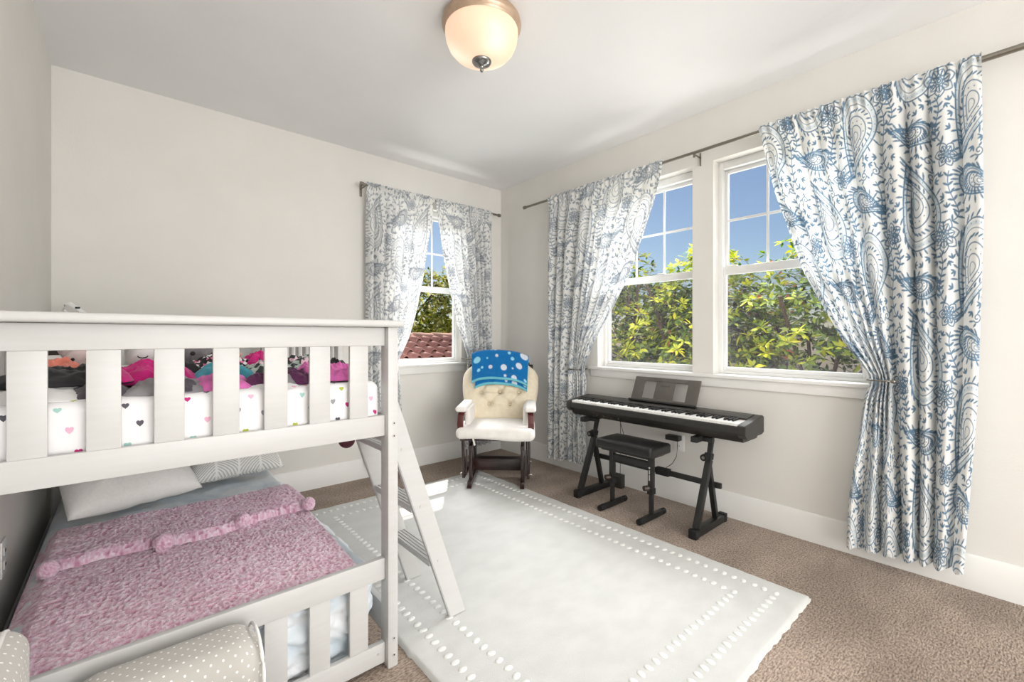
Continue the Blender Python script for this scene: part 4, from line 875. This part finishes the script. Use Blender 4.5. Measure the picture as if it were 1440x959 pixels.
# tufted back cushion
lean = Matrix.Translation((0, .165, .43)) @ Matrix.Rotation(-.37, 4, 'X'); HB = .585
nu, nv = 90, 100; P_, Q_ = [], []
U, V = np.meshgrid(np.linspace(-1, 1, nu), np.linspace(0, 1, nv), indexing='ij')
def back_w(v): return (.272+.066*np.sin(np.clip(v*1.25, 0, 1)*PI*.62))*np.clip(1-np.clip((v-.72)/.28, 0, 1)**2.3*.42, .2, 1)
BT = [(-.09, .26), (.09, .26), (0, .445), (-.165, .44), (.165, .44), (-.09, .63), (.09, .63), (0, .82)]
for sgn in (1, -1):
    hw = back_w(V); x = U*hw; zz = V*HB-.05*np.abs(U)**3*(V > .5)*(V-.5)*2
    b_ = (1-np.abs(U)**5)**.5*(1-np.abs(2*V-1)**7)**.5; th = (.085 if sgn > 0 else .03)*b_
    if sgn > 0:
        for bx_, bv in BT: th = th-.035*np.exp(-(((x-bx_)/.034)**2+((V*HB-bv*HB)/.034)**2))
        for bx_, bv in BT:
            for cx_, cv_ in BT:
                if (bx_, bv) < (cx_, cv_) and math.hypot(bx_-cx_, (bv-cv_)*HB) < .19:
                    ax, az, ex, ez = bx_, bv*HB, cx_, cv_*HB; dx_, dz_ = ex-ax, ez-az; tt = np.clip(((x-ax)*dx_+(V*HB-az)*dz_)/(dx_**2+dz_**2), 0, 1)
                    th = th-.010*np.exp(-(np.hypot(x-ax-tt*dx_, V*HB-az-tt*dz_)/.012)**2)
        th = np.maximum(th, .0)
    P_.append(np.stack([x, -sgn*th, zz], -1).reshape(-1, 3)); f = grid_faces(nu, nv)+(0 if sgn > 0 else nu*nv); Q_.append(f if sgn > 0 else f[:, ::-1])
Vb = np.concatenate(P_); Ml = np.array(lean); Vb = Vb @ Ml[:3, :3].T+Ml[:3, 3]
bc = link('back_cushion', fast_mesh('back_cushion', Vb, np.concatenate(Q_)), M_cream, gl_)
for bx_, bv in BT: link('tuft_button', MB().ball(lean @ Vector((bx_, -.050, bv*HB)), .010, (1, 1, 1), 2).mesh('tuft_button', True), M_cream, bc)
m = MB(); m.box((-.29, .032, .02), (-.255, .06, .54), .005, lean); m.box((.255, .032, .02), (.29, .06, .54), .005, lean); m.box((-.26, .032, .50), (.26, .06, .56), .006, lean); m.obj('back_frame', M_wood, gl_)
# fleece blanket folded over the chair back
fl = thing('fleece_blanket', 'bright blue fleece blanket with pale dots folded over the glider chair back', 'blanket', (2.312, 2.835, .013), math.radians(-43.6))
def fleece(name, drop, off, wd, seed, dots, ysh=0, rot=.05, col_edge=True):
    nu, nv = 130, 110; U, V = np.meshgrid(np.linspace(-1, 1, nu), np.linspace(0, 1, nv), indexing='ij')
    Lb = .22; s_ = V*(Lb+.12+drop)
    x = U*wd/2*(1+.03*np.sin(V*5))+ysh; zt = HB+.030+off
    # path: up the rear, over the top, down the front
    yy = np.where(s_ < Lb, .050+off*.5, np.where(s_ < Lb+.12, 0.0, -.098-off)); zz = np.where(s_ < Lb, zt-.03-(Lb-s_), np.where(s_ < Lb+.12, zt, zt-.03-(s_-Lb-.12)))
    a_ = np.clip((s_-Lb)/.12, 0, 1)*PI; arc = (s_ >= Lb) & (s_ < Lb+.12); yy = np.where(arc, -.024-off*.25+(.074+off*.75)*np.cos(a_), yy); zz = np.where(arc, zt-.03+.035*np.sin(a_), zz)
    dip = .05*np.abs(U)**3; zz = zz-dip*(V > .3)*1.0; yy = yy+.010*fbm(U*3, V*4, 3, seed)-.006*(V > .9)
    zz = zz+rot*-U*wd/2*np.where(s_ > Lb+.06, 1, 0)
    blue, pale = np.array(lin((12, 110, 176))), np.array(lin((150, 214, 234)))
    C = np.zeros((nu, nv, 3))+blue; fz = zt-.03-zz
    C = C*(1+.25*vnoise(U*60, V*60, seed)[..., None])
    fu = U*.5+.5; fvv = np.clip((s_-Lb-.05)/(drop+.07), -1, 1)
    for (du_, dv_, r) in dots:
        d = np.hypot((fu-du_)*wd, (fvv-dv_)*(drop+.07)); w_ = np.clip((r*1.15-d)/.004+.5, 0, 1)[..., None]; cc = pale if (du_*37 % 1) > .3 else np.array(lin((214, 222, 232))); C = C+(cc-C)*w_
    rim = ((V > .965) | (np.abs(U) > .985))[..., None] if col_edge else np.zeros((nu, nv, 1), bool)
    C = np.where(rim, np.array(lin((110, 190, 204))), C)
    W_ = np.stack([x, yy, zz], -1).reshape(-1, 3) @ Ml[:3, :3].T+Ml[:3, 3]; me = fast_mesh(name, W_, grid_faces(nu, nv)); set_color(me, C.reshape(-1, 3))
    o = link(name, me, M_fleece, fl); md = o.modifiers.new('thickness', 'SOLIDIFY'); md.thickness = .012; md.offset = 1; return o
M_fleece = attr_fabric('blue_fleece', .95, 0, .35, .5, 400, .002)
DOTS = [(.09, .42, .026), (.13, .06, .022), (.35, .13, .015), (.41, .13, .015), (.44, .34, .012), (.27, .41, .007), (.66, .02, .02), (.77, .11, .009), (.66, .24, .012), (.72, .39, .014), (.92, .22, .030), (.84, .55, .024), (.57, .66, .024), (.33, .66, .016), (.18, .66, .010), (.12, .72, .013), (.73, .66, .007), (.60, .89, .011), (.76, .92, .021), (.96, .88, .012)]
fleece('lower_layer', .285, .010, .465, 5, DOTS, .012, .06); fleece('upper_layer', .258, .026, .500, 8, DOTS, 0, .06)

# ------------------------------------------------------------------ ceiling light
cl_ = thing('ceiling_light', 'flush ceiling light with a glowing glass bowl and nickel finial', 'ceiling light', (1.31, 1.732, 0))
MB().lathe([(0, 2.739), (.182, 2.739), (.190, 2.728), (.194, 2.708), (.190, 2.695), (.184, 2.690), (.180, 2.680), (.174, 2.684), (0, 2.70)], seg=48).obj('rim', mat('bronze_rim', (196, 170, 146), .35, .4, var=(180, 154, 130), scale=20), cl_)
M_bowl = bpy.data.materials.new('alabaster_glass'); M_bowl.use_nodes = True
q = N(M_bowl); n, l = q.n, q.l; p = n['Principled BSDF']; p.inputs['Base Color'].default_value = rgba((206, 176, 148)); p.inputs['Roughness'].default_value = .4
tc = n.new('ShaderNodeTexCoord'); nz = n.new('ShaderNodeTexNoise'); nz.inputs['Scale'].default_value = 4; l.new(tc.outputs['Object'], nz.inputs[0])
# three bulbs behind the glass make soft hot spots
vals = None
for k_ in range(3):
    a_ = 2.5+2*PI*k_/3; gm = n.new('ShaderNodeVectorMath'); gm.operation = 'DISTANCE'; l.new(tc.outputs['Object'], gm.inputs[0]); gm.inputs[1].default_value = (.10*math.cos(a_), .10*math.sin(a_), 2.60)
    e_ = q.op('POWER', 2.718, q.op('MULTIPLY', q.op('POWER', q.op('DIVIDE', gm.outputs['Value'], .055), 2.0), -1.0)); vals = e_ if vals is None else q.op('ADD', vals, e_)
l.new(q.mix(q.op('MINIMUM', q.op('ADD', vals, q.op('MULTIPLY', nz.outputs[0], .15)), 1.0), rgba((250, 214, 184)), rgba((255, 242, 226))), p.inputs['Emission Color'])
l.new(q.op('ADD', .48, q.op('MULTIPLY', vals, .42)), p.inputs['Emission Strength'])
MB().lathe([(.177, 2.690), (.178, 2.665), (.173, 2.632), (.160, 2.600), (.136, 2.572), (.104, 2.552), (.062, 2.539), (.02, 2.535), (0, 2.534)], seg=56).obj('bowl', M_bowl, cl_, smooth=True)
MB().lathe([(.0, 2.545), (.047, 2.542), (.048, 2.533), (.042, 2.524), (.026, 2.517), (.012, 2.512), (.008, 2.500), (.010, 2.494), (.006, 2.485), (.0, 2.483)], seg=28).obj('finial', mat('finial_nickel', (150, 150, 148), .25, 1), cl_, smooth=True)

# ------------------------------------------------------------------ outside: shrubs, trees, tiled roof
M_leaf = bpy.data.materials.new('leaf'); M_leaf.use_nodes = True; n, l = nodes_of(M_leaf); p = n['Principled BSDF']
at = n.new('ShaderNodeAttribute'); at.attribute_name = 'print'; l.new(at.outputs['Color'], p.inputs['Base Color']); p.inputs['Roughness'].default_value = .6; p.inputs['Specular IOR Level'].default_value = .3
tl = n.new('ShaderNodeBsdfTranslucent'); l.new(at.outputs['Color'], tl.inputs[0]); mx = n.new('ShaderNodeMixShader'); mx.inputs[0].default_value = .48
l.new(p.outputs[0], mx.inputs[1]); l.new(tl.outputs[0], mx.inputs[2]); l.new(mx.outputs[0], n['Material Output'].inputs[0])
M_bark = mat('bark', (84, 66, 50), .9, var=(56, 44, 34), scale=14, bump=.6, bscale=60, bdist=.01, stretch=(1, 1, .3))
def foliage_mesh(c, rad, n_ros, per, L, wd, pal, seed, squash=.6):
    r = np.random.default_rng(seed); c = np.array(c); rad = np.array(rad)
    d = r.normal(size=(n_ros, 3)); d /= np.linalg.norm(d, axis=1, keepdims=True)
    rr = (.45+.55*r.random(n_ros)**.5)*(1+.30*fbm(d[:, 0]*2.2+seed, d[:, 1]*2.2+d[:, 2]*1.7, 3, seed))
    pos = c+d*rr[:, None]*rad; ax = d*.7+np.array([0, 0, .8])+r.normal(size=(n_ros, 3))*.35; ax /= np.linalg.norm(ax, axis=1, keepdims=True)
    P0 = np.repeat(pos, per, 0); A = np.repeat(ax, per, 0); m_ = len(P0)
    t = np.cross(A, r.normal(size=(m_, 3))); t /= np.linalg.norm(t, axis=1, keepdims=True); sp = .5+.9*r.random(m_)
    dirv = A*(1.1-sp)[:, None]+t*sp[:, None]; dirv /= np.linalg.norm(dirv, axis=1, keepdims=True)
    sd = np.cross(dirv, A); sd /= np.maximum(np.linalg.norm(sd, axis=1, keepdims=True), 1e-6); nm = np.cross(sd, dirv)
    ll = L*(.65+.6*r.random(m_))[:, None]; ww = wd*(.7+.6*r.random(m_))[:, None]
    b0 = P0+dirv*.01; tip = b0+dirv*ll-nm*ll*.12; cm = b0+dirv*ll*.5-nm*ww*.25; lf = b0+dirv*ll*.48+sd*ww; rt_ = b0+dirv*ll*.48-sd*ww
    Vv = np.stack([b0, rt_, tip, lf, cm], 1).reshape(-1, 3); k_ = np.arange(m_)[:, None]*5; Q = np.concatenate([k_+np.array([[0, 1, 2, 4]]), k_+np.array([[0, 4, 2, 3]])])
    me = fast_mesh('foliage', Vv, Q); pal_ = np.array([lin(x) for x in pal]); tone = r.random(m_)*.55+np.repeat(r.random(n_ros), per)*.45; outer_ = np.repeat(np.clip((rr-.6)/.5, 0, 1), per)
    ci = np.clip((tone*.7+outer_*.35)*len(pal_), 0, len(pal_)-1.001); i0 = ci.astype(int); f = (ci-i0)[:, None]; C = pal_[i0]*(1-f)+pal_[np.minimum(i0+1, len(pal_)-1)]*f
    red = r.random(m_) < .03; C[red] = np.array(lin((138, 78, 54))); set_color(me, np.repeat(C, 5, 0)); return me
def shrub(label, x, y, zg, zc, rad, n_ros, per, L, wd, pal, seed, group, cat='tree'):
    t = thing('evergreen_tree', label, cat, (x, y, zg), 0, group)
    o = link('foliage', foliage_mesh((0, 0, zc-zg), rad, n_ros, per, L, wd, pal, seed), M_leaf, t); o['kind'] = 'stuff'
    r = random.Random(seed); m = MB(); m.tube([(0, 0, 0), (.05, 0, (zc-zg)*.4), (0, .05, zc-zg)], .09, 10); m.obj('trunk', M_bark, t)
    for k_ in range(7):
        a_ = r.uniform(0, 2*PI); e_ = (rad[0]*.75*math.cos(a_), rad[1]*.75*math.sin(a_), zc-zg+rad[2]*r.uniform(.1, .75)); z0 = (zc-zg)*r.uniform(.55, .95)
        MB().tube([(0, 0, z0), (e_[0]*.5, e_[1]*.5, z0*.5+e_[2]*.5+.05), e_], .022, 6).obj('branch', M_bark, t)
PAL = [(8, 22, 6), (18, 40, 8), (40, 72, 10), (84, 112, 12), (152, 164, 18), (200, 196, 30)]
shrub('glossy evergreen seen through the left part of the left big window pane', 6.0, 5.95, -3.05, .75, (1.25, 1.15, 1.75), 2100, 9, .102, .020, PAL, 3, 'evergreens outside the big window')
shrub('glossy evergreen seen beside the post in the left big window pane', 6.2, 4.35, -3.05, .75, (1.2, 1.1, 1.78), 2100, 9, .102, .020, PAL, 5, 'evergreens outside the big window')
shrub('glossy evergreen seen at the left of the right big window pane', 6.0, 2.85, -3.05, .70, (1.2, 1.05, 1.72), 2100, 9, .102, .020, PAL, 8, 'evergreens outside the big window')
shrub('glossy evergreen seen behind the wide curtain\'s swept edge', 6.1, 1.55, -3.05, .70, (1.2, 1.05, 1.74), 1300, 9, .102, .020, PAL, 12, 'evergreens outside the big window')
PAL2 = [(40, 56, 26), (70, 84, 34), (110, 124, 44), (160, 166, 60), (204, 200, 84), (222, 208, 110)]
shrub('yellow-green tree beyond the tiled roof, left of the small window\'s gap', 6.9, 13.0, -3.05, 2.1, (1.7, 1.3, 1.7), 900, 7, .15, .035, PAL2, 21, 'trees beyond the tiled roof')
shrub('yellow-green tree beyond the tiled roof, right of the small window\'s gap', 9.2, 12.6, -3.05, 2.1, (1.6, 1.4, 1.6), 900, 7, .15, .035, PAL2, 25, 'trees beyond the tiled roof')
shrub('dark bushy tree standing lowest behind the tiled roof', 7.6, 15.5, -3.05, 1.0, (2.8, 1.4, 1.3), 700, 7, .17, .04, [(22, 30, 22), (40, 52, 34), (66, 80, 48)], 29, 'trees beyond the tiled roof')

hs = thing('neighbour_house', 'neighbouring house with a barrel-tiled terracotta roof outside the small window', 'house', (0, 0, 0))
YR, ZR, PIT = 9.5, 1.10, math.radians(19); M_tile = mat('terracotta', (214, 168, 152), .85, var=(184, 132, 122), scale=2.2, bump=.3, bscale=60, bdist=.004)
MB().box((2.0, 7.4, -3.05), (9.0, 9.4, .30), .02).obj('wall', mat('stucco', (214, 200, 178), .85), hs)
slope = Vector((0, -math.cos(PIT), -math.sin(PIT))); nrm = Vector((0, -math.sin(PIT), math.cos(PIT)))
deck = MB(); a0, a1 = Vector((3.6, YR, ZR)), Vector((6.9, YR, ZR)); Ld = 2.7
deck.prism([(YR, ZR-.03), (YR+slope.y*Ld, ZR-.03+slope.z*Ld), (YR+slope.y*Ld, ZR-.15+slope.z*Ld), (YR, ZR-.15)], 'x', 2.0, 9.0); deck.obj('roof_deck', mat('roof_felt', (92, 66, 60), .9), hs)
prof = [(-.14, .012), (-.11, .002), (-.06, .002), (-.035, .016), (-.022, .070), (.02, .118), (.055, .130), (.095, .114), (.128, .060), (.142, .012)]
def tile_mesh():
    V, F = [], []; kk = len(prof)
    for t, lift in ((0, 0.0), (.42, .085)):
        for x, z in prof: V.append((x*(1.0 if t == 0 else 1.0), t, z+lift))
    for x, z in prof: V.append((x*.88+.004, .42, z*.82+.072))
    for i in range(kk-1): F.append((i, i+1, kk+i+1, kk+i)); F.append((kk+i, kk+i+1, 2*kk+i+1, 2*kk+i))
    return mesh_from('roof_tile', V, F)
tmesh = tile_mesh(); tmesh.materials.append(M_tile)
Mt = Matrix((Vector((1, 0, 0)), slope, nrm)).transposed().to_4x4()
for rI in range(7):
    for cI in range(17):
        x = 3.55+cI*.29+(.02 if rI % 2 else 0); pt = Vector((x, YR, ZR))+slope*(.02+rI*.345)
        o = link('roof_tile', tmesh, None, hs); o.matrix_world = Matrix.Translation(pt+nrm*random.uniform(-.004, .006)) @ Mt @ Matrix.Rotation(random.uniform(-.02, .02), 4, 'Z')
cap = MB()
for i in range(9):
    a_ = PI*i/8
cv = [(.15*math.cos(PI*i/8), .15*math.sin(PI*i/8)) for i in range(9)]; V_, F_ = [], []
for x, sc_ in ((0, 1.0), (.60, .84)):
    for y, z in cv: V_.append((x, y*sc_, z*sc_))
for y, z in cv: V_.append((0, y*.86, z*.86))
for i in range(8): F_.append((i, i+1, 9+i+1, 9+i)); F_.append((i, 18+i, 18+i+1, i+1))
rme = mesh_from('ridge_tile', V_, F_); rme.materials.append(mat('ridge_terracotta', (232, 192, 166), .85, var=(196, 148, 128), scale=2.5))
for i in range(9): link('ridge_tile', rme, None, hs, (3.5+i*.54, YR, ZR+.04))
